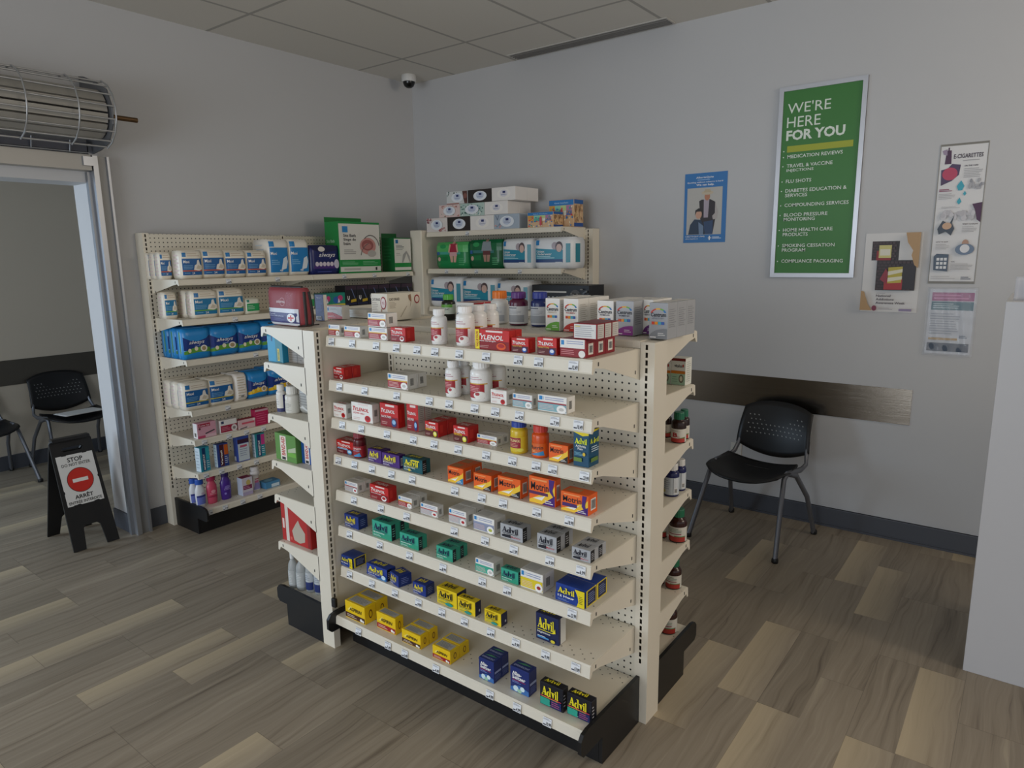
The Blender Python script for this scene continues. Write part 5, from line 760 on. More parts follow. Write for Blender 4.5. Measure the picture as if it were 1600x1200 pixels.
def price_tag(parent, x, yl, ztop, price, wd=.034, ht=.029, face=None):
    mb = MB(); mb.box(-wd/2, -.0008, -ht, wd/2, 0, 0, mat('e9ebee', .35))
    S = lambda u, v, o: ((u-.5)*wd, -.0008-o, (v-1)*ht)
    paint(mb, [LINES(.06, .72, .94, .92, 2, '8a8c98', .4), R(.06, .1, .38, .25, '4a4a52'), T(price, .42, .08, .97, .52, '121218', .022)], S, .4)
    o = mb.build('price_tag', parent); o.location = (x, yl-.0012, ztop); o.rotation_euler = (math.radians(-9), 0, 0); return o
def shelf(root, M, x0, x1, D, z, bl=True, br=True, bh=.105, tags=(), lip=.038):
    """shelf in a face frame: back edge y=0, front y=-D; brackets and price tags are its sub-parts"""
    mb = MB()
    mb.prism([(-.002, 0), (-D, 0), (-D-.004, -.006), (-D-.007, -lip), (-D-.010, -lip-.004), (-D-.004, -lip-.004), (-D-.001, -.012), (-.002, -.014)], x0, x1, M_SHELF)
    o = mb.build('shelf', root); o.matrix_local = M @ Matrix.Translation((0, 0, z))
    for side, xb in ((bl, x0), (br, x1)):
        if not side: continue
        b = MB(); t = .0025 if xb == x1 else -.0025
        pts = [(.004, -.001), (-D+.004, -.001), (-D-.006, -.004), (-D-.010, -lip-.004), (-D-.002, -lip-.006), (-D+.01, -.026), (-D+.06, -.034), (.004, -bh)]
        b.prism(pts, min(xb, xb+t), max(xb, xb+t), M_POST)
        for yy, zz in ((-D+.028, -.016), (-.03, -.075)): b.prism([(yy-.003, zz-.006), (yy+.003, zz-.006), (yy+.003, zz+.006), (yy-.003, zz+.006)], xb+t-.0003, xb+t+.0003, M_DARK)
        b.build('bracket', o)
    for x, p in tags: price_tag(o, x, -D-.0052, -.0065, p)
    return o
def base_deck(root, M, x0, x1, D, z=.167, tags=(), ends=(True, True), kick=.26):
    mb = MB(); mb.prism([(0, 0), (-D, 0), (-D-.006, -.006), (-D-.008, -.036), (-D-.002, -.040), (-D+.004, -.016), (0, -.018)], x0, x1, M_SHELF)
    o = mb.build('base_shelf', root); o.matrix_local = M @ Matrix.Translation((0, 0, z))
    for x, p in tags: price_tag(o, x, -D-.0072, -.0055, p)
    k = MB(); k.box(x0, -kick, 0, x1, -kick+.012, z-.018, M_BLACK); k.build('kick_plate', root).matrix_local = M
    for on, xa, xb in ((ends[0], x0-.014, x0-.001), (ends[1], x1+.001, x1+.014)):
        if not on: continue
        e = MB(); e.prism([(0, 0), (0, z+.013), (-D-.002, z+.018), (-D-.03, z+.012), (-D-.045, z-.006), (-D-.045, z-.05), (-D-.03, z-.066), (-kick, z-.066), (-kick, 0)], xa, xb, M_BLACK)
        e.build('base_end_trim', root).matrix_local = M
def peg(root, M, x0, x1, z0, z1, y0=0.0, th=.006, name='back_panel', mt=None):
    mb = MB(); mb.box(x0, y0, z0, x1, y0+th, z1, mt or M_PEG)
    for k in (.08,): pass
    return mb.build(name, root, M=M)
I4 = Matrix.Identity(4)
RZ = lambda a: Matrix.Rotation(a, 4, 'Z')
# centre run: double sided, one four foot bay
RUNX0, RUNX1 = -1.2554, -.012
run = tag(empty('gondola_shelving', (0, 0, 0)), 'cream double sided gondola facing the viewer with seven price tagged shelves', 'shelving unit', 'shelving units')
ZS = [1.352, 1.1726, 1.0163, .8611, .7073, .55, .3666]
PD = .097
slotted_post(run, 'upright_post', -.022, .028, .001, PD, 1.3735, 0.0, True)
slotted_post(run, 'upright_post', -1.2286, -1.1986, .001, PD, 1.350, -1.2136, False)
peg(run, I4, -1.1986, -.022, .15, 1.352, .004)
peg(run, I4, -1.1986, -.022, .15, 1.352, PD-.010, name='rear_panel')
tr = MB(); tr.box(-1.2554, .0, 1.3525, -.023, PD, 1.3765, M_POST); tr.box(-1.19, -.0008, 1.357, -.05, 0, 1.372, mat('d8d2c3', .4)); tr.build('top_rail', run)
for i, z in enumerate(ZS): shelf(run, I4, RUNX0, -.0265, .2945, z, tags=FRONT_TAGS[i], bl=False)
base_deck(run, I4, RUNX0+.016, -.014, .347, .167, FRONT_TAGS[7], (True, True))
MR = Matrix.Translation((0, PD+.002, 0)) @ RZ(PI)
for z in (1.375, 1.173, .964, .763, .556, .357): shelf(run, MR, .0, 1.235, .300, z, bl=True, br=False, bh=.11)
base_deck(run, MR, .0, 1.235, .335, .167, (), (True, False))
# end unit: single sided bay closing the left end of the run, shelves point at the left wall
EX = -1.345
endu = tag(empty('end_cap_shelving', (EX, .435, 0), -PI/2), 'cream end cap shelving joined to the left end of the centre gondola', 'shelving unit', 'shelving units')
EW = .78
slotted_post(endu, 'upright_post', EW-.03, EW+.0015, .0, .075, 1.3735, EW-.0155, True)
slotted_post(endu, 'upright_post', 0, .0315, .0, .075, 1.3735, .0155, False)
peg(endu, I4, .0315, EW-.03, .12, 1.355, .004)
bk = MB(); bk.box(.0315, .064, .15, EW-.03, .071, 1.372, M_POST); bk.build('rear_panel', endu)
for z in (1.375, 1.222, .995, .785, .627, .405): shelf(endu, I4, .002, EW-.001, .280, z, bh=.115, bl=False)
base_deck(endu, I4, .002, EW-.013, .285, .167, (), (False, True))
cl = MB(); cl.cbox(EW-.012, .072, .195, EW+.004, .098, .235, .003, M_BLACK); cl.build('floor_clip', endu)
# wall unit: two three-foot bays along the left wall
wall = tag(empty('wall_shelving', (-3.234, 0, 0), PI/2), 'tall cream wall shelving of two bays along the left wall', 'shelving unit', 'shelving units')
WZ = (1.549, 1.317, 1.081, .777, .596, .388); WX0, WXM, WX1 = -.026, .894, 1.834
for xa, xb, sx in ((-.058, -.022, -.040), (.878, .910, .894), (1.836, 1.866, 1.85)): slotted_post(wall, 'upright_post', xa, xb, .0, .088, 1.82, sx, False, 0, 62)
peg(wall, I4, -.022, .878, .15, 1.815); peg(wall, I4, .910, 1.836, .15, 1.815)
WT = {0: [(.28, '8.99'), (.62, '8.99')], 1: [(.30, '7.49')], 2: [(.42, '9.99')], 3: [(.20, '6.99')], 4: [(.03, '12.99'), (.19, '13.99'), (.31, '14.99'), (.43, '15.99')], 5: [(.02, '19.99'), (.12, '17.99'), (.24, '16.99'), (.36, '19.99')]}
WT2 = {0: [(1.16, '9.99'), (1.44, '24.99'), (1.78, '29.99')]}
for i, z in enumerate(WZ):
    shelf(wall, I4, WX0, WXM-.002, .304, z, tags=WT.get(i, ()), bh=.085, lip=.030)
    shelf(wall, I4, WXM+.002, WX1, .304, z, tags=WT2.get(i, ()), bh=.085, lip=.030)
base_deck(wall, I4, WX0+.002, WXM-.002, .34, .167, [(-.0, '7.99'), (.10, '7.99'), (.22, '8.99'), (.34, '9.99')], (True, False), .268)
base_deck(wall, I4, WXM+.002, WX1, .34, .167, (), (False, False), .268)
# corner unit on the back wall
corner = tag(empty('corner_shelving', (-2.83, 2.215, 0)), 'tall cream shelving unit in the far corner against the back wall', 'shelving unit', 'shelving units')
slotted_post(corner, 'upright_post', 1.256, 1.31, .0, .088, 1.836, 1.272, False, 0, 62)
peg(corner, I4, .0, 1.256, .15, 1.83)
CT = {0: [(.42, '2.49')], 1: [(.2, '19.99'), (.5, '19.99'), (.9, '21.99')], 2: []}
for i, z in enumerate((1.845, 1.566, 1.272, .98, .70, .43)): shelf(corner, I4, .004, 1.245, .300, z, tags=CT.get(i, ()), bh=.085, lip=.032)
base_deck(corner, I4, .004, 1.245, .34, .167, (), (False, True))
fp = MB(); fp.cbox(-.145, -.345, 0, -.022, .085, 1.862, .006, M_POST); fp.build('corner_filler_panel', corner)
stock()
# ---------------------------------------------------------------- the room
def struct(name, mb, kind='structure'):
    o = mb.build(name); o['kind'] = kind; return o
WX, WY, CH = -3.3245, 2.305, 3.0702
b = MB(); b.box(-5.66, -6.0, -.1, 5.0, WY+.02, 0, M_FLOOR); struct('floor', b)
b = MB(); b.box(-5.66, -6.0, CH, 5.0, WY+.02, CH+.08, M_CEIL); struct('ceiling', b)
b = MB(); b.box(WX-.2, WY, 0, 5.0, WY+.15, CH, M_WALL); struct('wall_back', b)
JY0, JY1, JZ = -2.5, -.27, 2.095
b = MB(); b.box(WX-.225, JY1, 0, WX, WY, CH, M_WALL); b.box(WX-.225, JY0, JZ, WX, JY1, CH, M_WALL); b.box(WX-.225, -6.0, 0, WX, JY0, CH, M_WALL); struct('wall_left', b)
b = MB(); b.box(-5.66, -6.0, 0, -5.54, WY, CH, wall_mat('lobby_paint', 'c4baaa')); struct('wall_lobby', b)
b = MB(); b.box(-5.54, WY-.02, 0, WX-.225, WY+.1, CH, M_WALL); struct('wall_lobby_end', b)
b = MB(); b.box(-2.845, WY-.012, 0, 1.6, WY, .118, M_BASE); b.box(-2.845, WY-.02, 0, 1.6, WY, .012, M_BASE); b.box(-1.5, WY-.013, .112, 1.6, WY, .118, mat('5a5d66', .5)); struct('baseboard_back', b)
b = MB(); b.box(WX, -.19, 0, WX+.012, 1.8, .118, M_BASE); b.box(WX-.22, JY1-.012, 0, WX-.004, JY1, .118, M_BASE); struct('baseboard_left', b)
b = MB(); b.box(-5.54, -6, 0, -5.525, WY-.03, .118, M_BASE); struct('baseboard_lobby', b)
# stainless chair rails
o = MB().box(-2.0, WY-.004, .6865, .49, WY, .8895, M_STEEL).build('wall_guard'); tag(o, 'brushed stainless band on the back wall behind the chair', 'wall guard')
o = MB().box(-5.54, -2.4, .6865, -5.535, 1.6, .8895, mat('5d5850', .4, .6)).build('wall_guard'); tag(o, 'metal band coloured dark as unlit, on the lobby wall through the doorway', 'wall guard')  # darker metal colour stands in for the rail being unlit
# outlet
ot = tag(empty('wall_outlet', (-.478, WY, .376)), 'white wall outlet behind the chair by the back wall', 'outlet')
MB().cbox(-.036, -.006, -.058, .036, 0, .058, .002, mat('d8d6d0', .4)).build('cover_plate', ot)
for zz in (.02, -.02):
    q = MB(); q.cbox(-.014, -.008, zz-.013, .014, -.005, zz+.013, .001, mat('c9c7c0', .4)); q.box(-.006, -.0085, zz-.004, -.003, -.0079, zz+.006, M_DARK); q.box(.003, -.0085, zz-.004, .006, -.0079, zz+.006, M_DARK); q.build('socket', ot)
# ceiling diffuser and security camera
vt = tag(empty('ceiling_vent', (-1.59, 2.218, CH)), 'long grey slot diffuser in the ceiling along the back wall', 'vent')
q = MB(); q.box(-.615, -.068, -.006, .615, -.056, 0, mat('bdbab4', .5)); q.box(-.615, .056, -.006, .615, .068, 0, mat('bdbab4', .5)); q.box(-.615, -.056, -.006, -.603, .056, 0, mat('bdbab4', .5)); q.box(.603, -.056, -.006, .615, .056, 0, mat('bdbab4', .5)); q.build('vent_frame', vt)
q = MB(); q.box(-.603, -.056, -.001, .603, .056, -.0004, mat('5c5a57', .6)); [q.box(-.603, -.04+.027*k, -.012, .603, -.036+.027*k, -.001, mat('7d7a76', .5)) for k in range(4)]; q.build('vent_slats', vt)
dc = tag(empty('security_camera', (-3.13, 2.08, CH)), 'white dome security camera on the ceiling at the room corner', 'camera')
MB().lathe([(.054, -.052), (.058, -.045), (.058, -.004), (.054, 0)], mat('d4d3d0', .4), 28).build('camera_housing', dc)
MB().lathe([(.004, -.098), (.02, -.095), (.036, -.084), (.045, -.066), (.047, -.052)], mat('0c0c0e', .12), 28).build('camera_dome', dc)
# rolling grille over the lobby doorway
rg = tag(empty('rolling_grille', (WX, JY1, 0)), 'grey rolling security grille coiled in a wire cage above the lobby doorway', 'security grille')
def RG(mb, name, p=rg): return mb.build(name, p)
q = MB(); q.box(.0, -2.2, 2.155, .075, -.01, 2.238, mat('a9a6a0', .45, .3)); q.box(.076, -.055, 2.178, .092, -.002, 2.226, M_ALU); RG(q, 'bottom_bar')
q = MB(); q.box(0, .0, 0, .072, .026, 2.236, M_ALU); q.box(0, .026, 0, .055, .074, 2.236, mat('8d8c8a', .45, .4)); q.box(0, .074, 0, .072, .086, 2.236, M_ALU); q.box(0, .086, 0, .05, .096, 2.236, M_GALV); q.box(0, -.02, 0, .03, .0, 2.15, M_GALV); RG(q, 'guide_rail')
q = MB(); q.box(.0, -.012, 2.236, .06, .036, 2.30, mat('8a8c92', .4, .5)); RG(q, 'guide_bracket')
CX, CZ, RR = .20, 2.432, .168
q = MB(); q.prism([(0, 2.24), (.16, 2.255), (.27, 2.28), (.345, 2.37), (.355, 2.45), (.31, 2.55), (.22, 2.59), (.06, 2.65), (0, 2.66)], .008, .016, mat('7d7f84', .45, .6), 'y'); RG(q, 'end_plate')
q = MB()
for k in range(14):
    a = 2*PI*k/14; b_ = a+2*PI/14*.82; ra = .125
    q.prism([(CX+ra*math.cos(a), CZ+ra*math.sin(a)), (CX+ra*math.cos(b_), CZ+ra*math.sin(b_)), (CX+(ra-.02)*math.cos(b_), CZ+(ra-.02)*math.sin(b_)), (CX+(ra-.02)*math.cos(a), CZ+(ra-.02)*math.sin(a))], -2.2, .0, mat('a8a49c', .5, .3), 'y')
RG(q, 'coil')
RG(MB().tube([(CX, -2.2, CZ), (CX, .205, CZ)], .0135, mat('6b5238', .4, .7), 14), 'drive_shaft')
def ringpt(t, r=RR): return (CX+r*math.cos(t), CZ+r*math.sin(t))
angs = [math.radians(a) for a in (100, 75, 52, 30, 8, -14, -36, -58, -80)]
for t in angs:
    x, z = ringpt(t); RG(MB().tube([(x, -2.25, z), (x, .02, z)], .0048, mat('a8a9aa', .35, .6), 8), 'guard_bar')
for yy in (.02, -.155, -.385, -.6, -.8, -1.05, -1.3, -1.55, -1.8, -2.05):
    pts = [(ringpt(t, RR+.006)[0], yy, ringpt(t, RR+.006)[1]) for t in [math.radians(a) for a in (100, 75, 52, 30, 8, -14, -36, -58, -80)]]
    RG(MB().tube(pts, .0042, mat('a8a9aa', .35, .6), 8), 'guard_ring')
q = MB(); q.tube([(.10, -2.2, 2.243), (.10, -.03, 2.243)], .004, M_GALV); [q.tube([(.10, yy, 2.24), (.12, yy, 2.30)], .0035, M_GALV) for yy in (-.12, -.3, -.48, -.66)]; q.box(.02, -2.2, 2.25, .09, -.03, 2.30, mat('4a4c55', .5)); RG(q, 'lower_guard')
# white counter end on the right
ct = tag(empty('counter', (.9, 1.042, 0)), 'tall white laminate counter end at the right edge', 'counter')
MB().cbox(.001, .0195, 0, .019, .60, 1.447, .001, mat('c2c2c5', .35)).build('end_panel', ct)
MB().cbox(0, 0, 0, 1.6, .019, 1.467, .0012, mat('c2c2c5', .35)).build('front_panel', ct)
MB().cbox(.0, .0195, 1.448, 1.6, .62, 1.467, .001, mat('c2c2c5', .35)).build('counter_top', ct)
cp = tag(empty('plastic_packet', (1.0, 1.12, 1.4675)), 'clear plastic packet with pink print standing on the white counter', 'packet')
MB().sheet(lambda u, v: ((u-.5)*.16, .012*math.sin(u*9)+.02*(v-.5), v*.085), 12, 6, .0012, mat('d4d8e2', .08, 0, .45)).build('clear_wrap', cp)
MB().cbox(-.03, -.004, .004, .074, .004, .07, .001, mat('8a4a70', .4)).build('insert_card', cp)
# ---------------------------------------------------------------- posters
def poster(name, label, x0, x1, z0, z1, art, body, group='posters on the back wall', fr=None, tilt=0.0, rough=.45, th=.0015):
    w, h = x1-x0, z1-z0
    if fr is None:
        mb = MB(); mb.box(-w/2, -th, -h/2, w/2, 0, h/2, mat(body, rough)); paint(mb, art, lambda u, v, o: ((u-.5)*w, -th-o, (v-.5)*h), rough)
        o = mb.build(name); o.location = ((x0+x1)/2, WY-.0006, (z0+z1)/2); o.rotation_euler = (0, tilt, 0); return tag(o, label, 'poster', group)
    r = tag(empty(name, ((x0+x1)/2, WY-.0006, (z0+z1)/2)), label, 'poster', group)
    mb = MB(); q = fr
    mb.box(-w/2, -.006, -h/2, w/2, 0, h/2, mat(body, rough)); iw, ih = w-2*q, h-2*q
    paint(mb, art, lambda u, v, o: ((u-.5)*iw, -.006-o, (v-.5)*ih), rough); mb.build('sheet', r)
    mb = MB()
    for pts in ([(-w/2, -h/2), (w/2, -h/2), (w/2-q, -h/2+q), (-w/2+q, -h/2+q)], [(w/2, h/2), (-w/2, h/2), (-w/2+q, h/2-q), (w/2-q, h/2-q)], [(-w/2, h/2), (-w/2, -h/2), (-w/2+q, -h/2+q), (-w/2+q, h/2-q)], [(w/2, -h/2), (w/2, h/2), (w/2-q, h/2-q), (w/2-q, -h/2+q)]):
        mb.prism(pts, -.014, 0, mat('c3c5cb', .35, .6), 'y')
    mb.build('frame', r); return r
GW = 'dfe8dc'
items = [('MEDICATION REVIEWS', .648, .72), ('TRAVEL & VACCINE', .598, .60), ('INJECTIONS', .571, .36), ('FLU SHOTS', .514, .34), ('DIABETES EDUCATION &', .462, .80), ('SERVICES', .436, .30), ('COMPOUNDING SERVICES', .382, .84), ('BLOOD PRESSURE', .328, .58), ('MONITORING', .303, .42), ('HOME HEALTH CARE', .244, .66), ('PRODUCTS', .218, .34), ('SMOKING CESSATION', .156, .70), ('PROGRAM', .130, .32), ('COMPLIANCE PACKAGING', .068, .82)]
g = [T("WE'RE", .06, .880, .62, .935, GW), T('HERE', .06, .805, .50, .86, GW), T('FOR YOU', .06, .735, .82, .79, GW, .035), R(.08, .672, .93, .706, 'a3ab2e'), R(.03, .676, .045, .682, GW)]
for s, v, wd in items:
    g.append(T(s, .09, v-.009, .09+wd, v+.010, GW, .012))
    if s not in ('INJECTIONS', 'SERVICES', 'MONITORING', 'PRODUCTS', 'PROGRAM'): g.append(R(.03, v-.004, .045, v+.002, GW))
poster('framed_poster', 'tall green services poster in a silver frame on the back wall', -.3185, .146, 1.506, 2.589, g, '3b7a36', fr=.024)
B1 = '2f74b4'
poster('wall_poster', 'small blue poster picturing two people, left of the green poster', -.889, -.6105, 1.722, 2.154, [T('AlbertaQuits', .27, .92, .68, .95, W_, .01), LINES(.3, .895, .7, .91, 1, 'a8c8e6', .5), T('Quitting without tobacco is hard', .06, .855, .9, .88, W_, .01), T('We can help.', .28, .81, .7, .845, W_, .02), R(.07, .115, .9, .79, 'b9b6b0'),
    P([(.36, .6), (.42, .62), (.62, .62), (.74, .58), (.76, .36), (.7, .12), (.46, .12), (.4, .34)], '2a2126'), P([(.47, .62), (.6, .62), (.58, .36), (.48, .36)], 'a89ca8'), P([(.74, .58), (.82, .44), (.8, .34), (.7, .33), (.68, .38), (.74, .42)], 'b0a8a4'), P([(.48, .3), (.7, .32), (.7, .12), (.52, .12)], '2c4468'), E(.55, .66, .065, .055, 'b57a5c'), E(.55, .715, .14, .03, 'c2b49c'), P([(.46, .72), (.64, .72), (.61, .765), (.5, .765)], 'b8a88c'),
    P([(.12, .12), (.16, .26), (.26, .34), (.42, .33), (.5, .22), (.5, .12)], '24364e'), P([(.36, .3), (.48, .24), (.48, .12), (.38, .12)], '6d829c'), E(.36, .41, .075, .065, 'c99c84'), P([(.27, .4), (.28, .47), (.36, .5), (.44, .47), (.45, .4), (.42, .45), (.31, .45)], '1c1616'),
    T('1-866-710-QUIT (7848)', .06, .075, .52, .1, W_, .01), T('albertaquits.ca', .06, .045, .36, .066, W_), P([(.6, .06), (.6, .07), (.62, .07), (.62, .095), (.65, .095), (.65, .07), (.68, .07), (.68, .06), (.65, .06), (.65, .035), (.62, .035), (.62, .06)], W_), LINES(.7, .05, .92, .085, 2, 'd8e4f0', .5)], B1)
poster('wall_poster', 'long infographic poster with teal drops, right of the green poster', .512, .7225, 1.4765, 2.189, [R(0, .985, 1, 1, '7d7a72'), R(0, 0, 1, .018, '7d7a72'), R(0, 0, .02, 1, '8d8a84'), R(.98, 0, 1, 1, '8d8a84'), P([(.12, .86), (.14, .955), (.24, .955), (.26, .86)], '4a2a48'), R(.17, .955, .2, .975, '4a2a48'), P([(.05, .955), (.15, .965), (.16, .92), (.08, .93)], '9a8aa0'), T('E-CIGARETTES', .3, .895, .9, .925, '3a2c3c', .02), LINES(.5, .87, .95, .885, 1, 'a8a6a8', .4),
    P([(.08, .71), (.06, .82), (.2, .83), (.28, .86), (.46, .85), (.44, .78), (.3, .74)], '4c3a5c'), E(.25, .79, .16, .045, 'b8405e'), T('ON THE VAPE?', .54, .835, .82, .845, '3a2c3c', .02), LINES(.54, .755, .94, .825, 6, 'a3a1a3', .35), P([(.5, .74), (.42, .7), (.46, .67), (.54, .67), (.58, .7)], '38a4b8'), P([(.6, .665), (.565, .645), (.6, .63), (.635, .645)], '38a4b8'), P([(.5, .62), (.45, .59), (.5, .57), (.55, .59)], '38a4b8'), specks(['a8a8ac', '8f8f96'], 14, 21, .66, .68, .96, .74, .03, .5), LINES(.06, .665, .34, .685, 2, '8a3a5c', .6), LINES(.06, .61, .42, .655, 4, 'b0aeb0', .35), LINES(.14, .545, .55, .56, 2, 'b0aeb0', .35),
    P([(.78, .57), (.98, .58), (.98, .44), (.9, .46), (.86, .52)], '4a2448'), specks(['b8b6ba', 'c6c4c8'], 22, 22, .15, .47, .85, .52, .05, .4), P([(.1, .4), (.2, .46), (.34, .43), (.44, .5), (.4, .44), (.46, .4), (.4, .35), (.28, .38), (.14, .36)], '3c4654'), E(.3, .42, .1, .025, 'c8a486'), T('WHAT TO KNOW?', .62, .425, .94, .435, '3a2c3c', .02), LINES(.62, .37, .94, .415, 4, 'a8a6a8', .35), T('HOW TO QUIT', .1, .3, .36, .31, '3a2c3c', .02), LINES(.1, .25, .4, .292, 4, 'b0aeb0', .35), E(.72, .29, .07, .03, 'b08a74'), E(.72, .25, .2, .04, '6a7c94'), E(.72, .255, .1, .03, 'dcdcdf'),
    P([(.1, .1), (.08, .2), (.14, .22), (.4, .215), (.4, .09)], '4a5a6c'), [R(.15+.08*k, .11+.03*j, .21+.08*k, .13+.03*j, 'dfe0e2') for k in range(3) for j in range(3)], T('TIPS', .46, .155, .54, .165, '3a2c3c'), LINES(.46, .1, .94, .15, 5, 'a8a6a8', .35), LINES(.06, .03, .6, .06, 2, 'c0bec0', .3), LINES(.7, .03, .92, .055, 2, '6a7080', .5)], 'd9d8d8')
brick = [R(.13, .66, .61, .9, '2c2426'), [R(.13+.06*i+(.03 if j % 2 else 0), .665+.033*j, .18+.06*i+(.03 if j % 2 else 0), .69+.033*j, '453538') for i in range(7) for j in range(7)], R(.22, .66, .48, .78, '8c2228'), R(.26, .69, .48, .85, 'c9c07a'), R(.28, .72, .46, .80, 'dad6c4'),
    R(.24, .28, .93, .66, '2c2426'), [R(.24+.07*i+(.035 if j % 2 else 0), .285+.037*j, .3+.07*i+(.035 if j % 2 else 0), .312+.037*j, '423336') for i in range(9) for j in range(10)], R(.66, .3, .93, .62, '221c22'), R(.4, .29, .72, .42, 'a3262a'), P([(.32, .42), (.42, .56), (.46, .5), (.44, .36)], '8c2a3a'), P([(.46, .37), (.7, .38), (.71, .58), (.46, .57)], 'b8a83e'), P([(.46, .47), (.71, .51), (.71, .55), (.46, .52)], 'd9d4bc'), P([(.46, .39), (.71, .42), (.71, .46), (.46, .44)], 'd9d4bc')]
poster('wall_poster', 'awareness week poster with two brick wall photographs, tan torn corners', .194, .472, 1.3165, 1.748, brick+[P([(.72, 1), (.97, 1), (.97, .56), (.9, .6), (.84, .72), (.86, .78), (.76, .88)], 'b08d62'), P([(0, .02), (.22, .02), (.14, .1), (.06, .26), (0, .27)], 'b08d62'), T('National', .28, .195, .54, .225, '3a3040', .02), T('Addictions', .28, .15, .6, .18, '3a3040', .02), T('Awareness Week', .28, .105, .8, .135, '3a3040', .02), LINES(.34, .03, .6, .06, 2, 'a8a4ac', .4), E(.26, .05, .045, .035, '7a2a44'), R(.7, .02, .92, .05, '8d80a0'), LINES(.28, .235, .5, .25, 1, 'b4b0b4', .4)], 'd6d4d2')
r = tag(empty('sleeved_notice', (.6305, WY-.0006, 1.275)), 'glossy plastic sleeved notice with magenta band under the infographic poster', 'poster', 'posters on the back wall')
mb = MB(); w0, h0 = .206, .345; mb.box(-w0/2, -.0015, -h0/2, w0/2, 0, h0/2, mat('d3d6dc', .4))
paint(mb, [R(.06, .82, .98, .95, 'a52a78'), LINES(.1, .84, .9, .93, 2, 'd880b4', .4), R(.06, .68, .98, .81, '2c6f7c'), LINES(.1, .7, .7, .79, 3, 'd0e0e4', .35), LINES(.06, .3, .75, .64, 9, 'a0a6b0', .3), R(.06, .215, .7, .25, 'b8902a'), LINES(.74, .25, .92, .3, 2, '5a6a80', .5), R(.04, .04, .96, .17, '22344a')], lambda u, v, o: ((u-.5)*w0, -.0015-o, (v-.5)*h0), .4); mb.build('sheet', r)
MB().sheet(lambda u, v: ((u-.5)*.226, -.007-.0022*math.sin(u*23+v*5)-.0016*math.sin(v*31+u*3), (v-.5)*.366), 36, 36, .0006, mat('dfe4ee', .06, 0, .16)).build('plastic_sleeve', r)
# ---------------------------------------------------------------- chairs
def chair_parts(root):
    tube = mat('77797f', .4, .7); plas = NT('chair_plastic', .42); v, s = plas.xyz()
    t = plas; a = t.math('SUBTRACT', t.math('FRACT', t.math('MULTIPLY', t.math('ADD', s[0], t.math('MULTIPLY', s[2], .5)), 38)), .5); bq = t.math('SUBTRACT', t.math('FRACT', t.math('MULTIPLY', s[2], 38)), .5)
    dd = t.math('ADD', t.math('MULTIPLY', a, a), t.math('MULTIPLY', bq, bq)); hole = t.math('LESS_THAN', dd, .018)
    inx = t.math('LESS_THAN', t.math('ABSOLUTE', s[0]), .17); inz = t.math('MULTIPLY', t.math('GREATER_THAN', s[2], .545), t.math('LESS_THAN', s[2], .69))
    ell = t.math('GREATER_THAN', t.math('ADD', t.math('POWER', t.math('MULTIPLY', s[0], 6), 2.0), t.math('POWER', t.math('MULTIPLY', t.math('SUBTRACT', s[2], .70), 9), 2.0)), .45)
    m = t.math('MULTIPLY', t.math('MULTIPLY', hole, inx), t.math('MULTIPLY', inz, ell)); t.put(t.b.inputs['Base Color'], t.mix(m, rgb('131315'), rgb('9a9a98')))
    blk = mat('131315', .42)
    def seat(u, v):
        x = (u-.5)*2; y = (v-.5)*2; wx = .225*(1-.10*max(0, -y)**3*0-.05*y*y)
        return (x*wx, -.252+.075*abs(x)**3*(1-v)+.372*v-.03*abs(x)**3*v, .418+.036*abs(x)**2.2-.010*(1-y*y)-.04*max(0, -y-.5)**1.5+.004*max(0, y)**2)
    MB().sheet(seat, 14, 14, .012, blk).build('seat', root)
    def back(u, v):
        x = (u-.5)*2; drop = .064*(1-abs(x)**2.0); top = .045*(1-abs(x)**2.6); z0 = .497-drop; z1 = .715+top; z = z0+(z1-z0)*v
        return (x*(.224-.016*v), .215+.075*v+.030*(1-x*x)-.018*math.sin(v*PI), z)
    MB().sheet(back, 16, 10, .010, plas.m).build('backrest', root)
    for sx in (-1, 1):
        l = MB().tube([(sx*.262, -.262, .012), (sx*.235, -.165, .26), (sx*.218, -.1, .415), (sx*.214, -.06, .438)], .0175, tube, 12, .0125).build('leg', root)
        MB().lathe([(.016, 0), (.018, .004), (.018, .02), (.015, .026)], M_BLACK, 14, M=Matrix.Translation((sx*.263, -.264, 0))).build('foot_cap', l)
        l = MB().tube([(sx*.262, .27, .012), (sx*.240, .19, .25), (sx*.220, .06, .405), (sx*.214, -.02, .432)], .0175, tube, 12, .0125).build('leg', root)
        MB().lathe([(.016, 0), (.018, .004), (.018, .02), (.015, .026)], M_BLACK, 14, M=Matrix.Translation((sx*.263, .272, 0))).build('foot_cap', l)
        MB().tube([(sx*.214, -.06, .44), (sx*.222, .12, .425), (sx*.222, .19, .44), (sx*.208, .225, .50), (sx*.205, .247, .56)], .011, tube, 10, .017).build('back_upright', root)
    MB().tube([(-.216, .03, .412), (.216, .03, .412)], .010, M_BLACK, 10).build('crossbar', root)
ch = tag(empty('stacking_chair', (-.225, 1.888, 0), math.radians(-7.3)), 'black stacking chair with metal legs against the back wall', 'chair', 'black plastic stacking chairs')
chair_parts(ch)
c2 = copy_tree(ch); c2.location = (-5.215, .15, 0); c2.rotation_euler = (0, 0, PI/2); c2['label'] = 'black chair in the lobby with white papers on its seat'
c3 = copy_tree(ch); c3.location = (-5.215, -.50, 0); c3.rotation_euler = (0, 0, PI/2+.05); c3['label'] = 'black lobby chair cut off by the left edge of the photo'
pp = MB(); pp.box(-.105, -.15, 0, .105, .15, .004, mat('d9d6d2', .5)); pp.box(-.1, -.14, .004, .108, .148, .006, mat('e2e0dc', .5)); o = pp.build('paper_stack'); o.location = (-5.14, .17, .452); o.rotation_euler = (0, math.radians(-2), .08); tag(o, 'white papers lying on the lobby chair seat', 'papers')
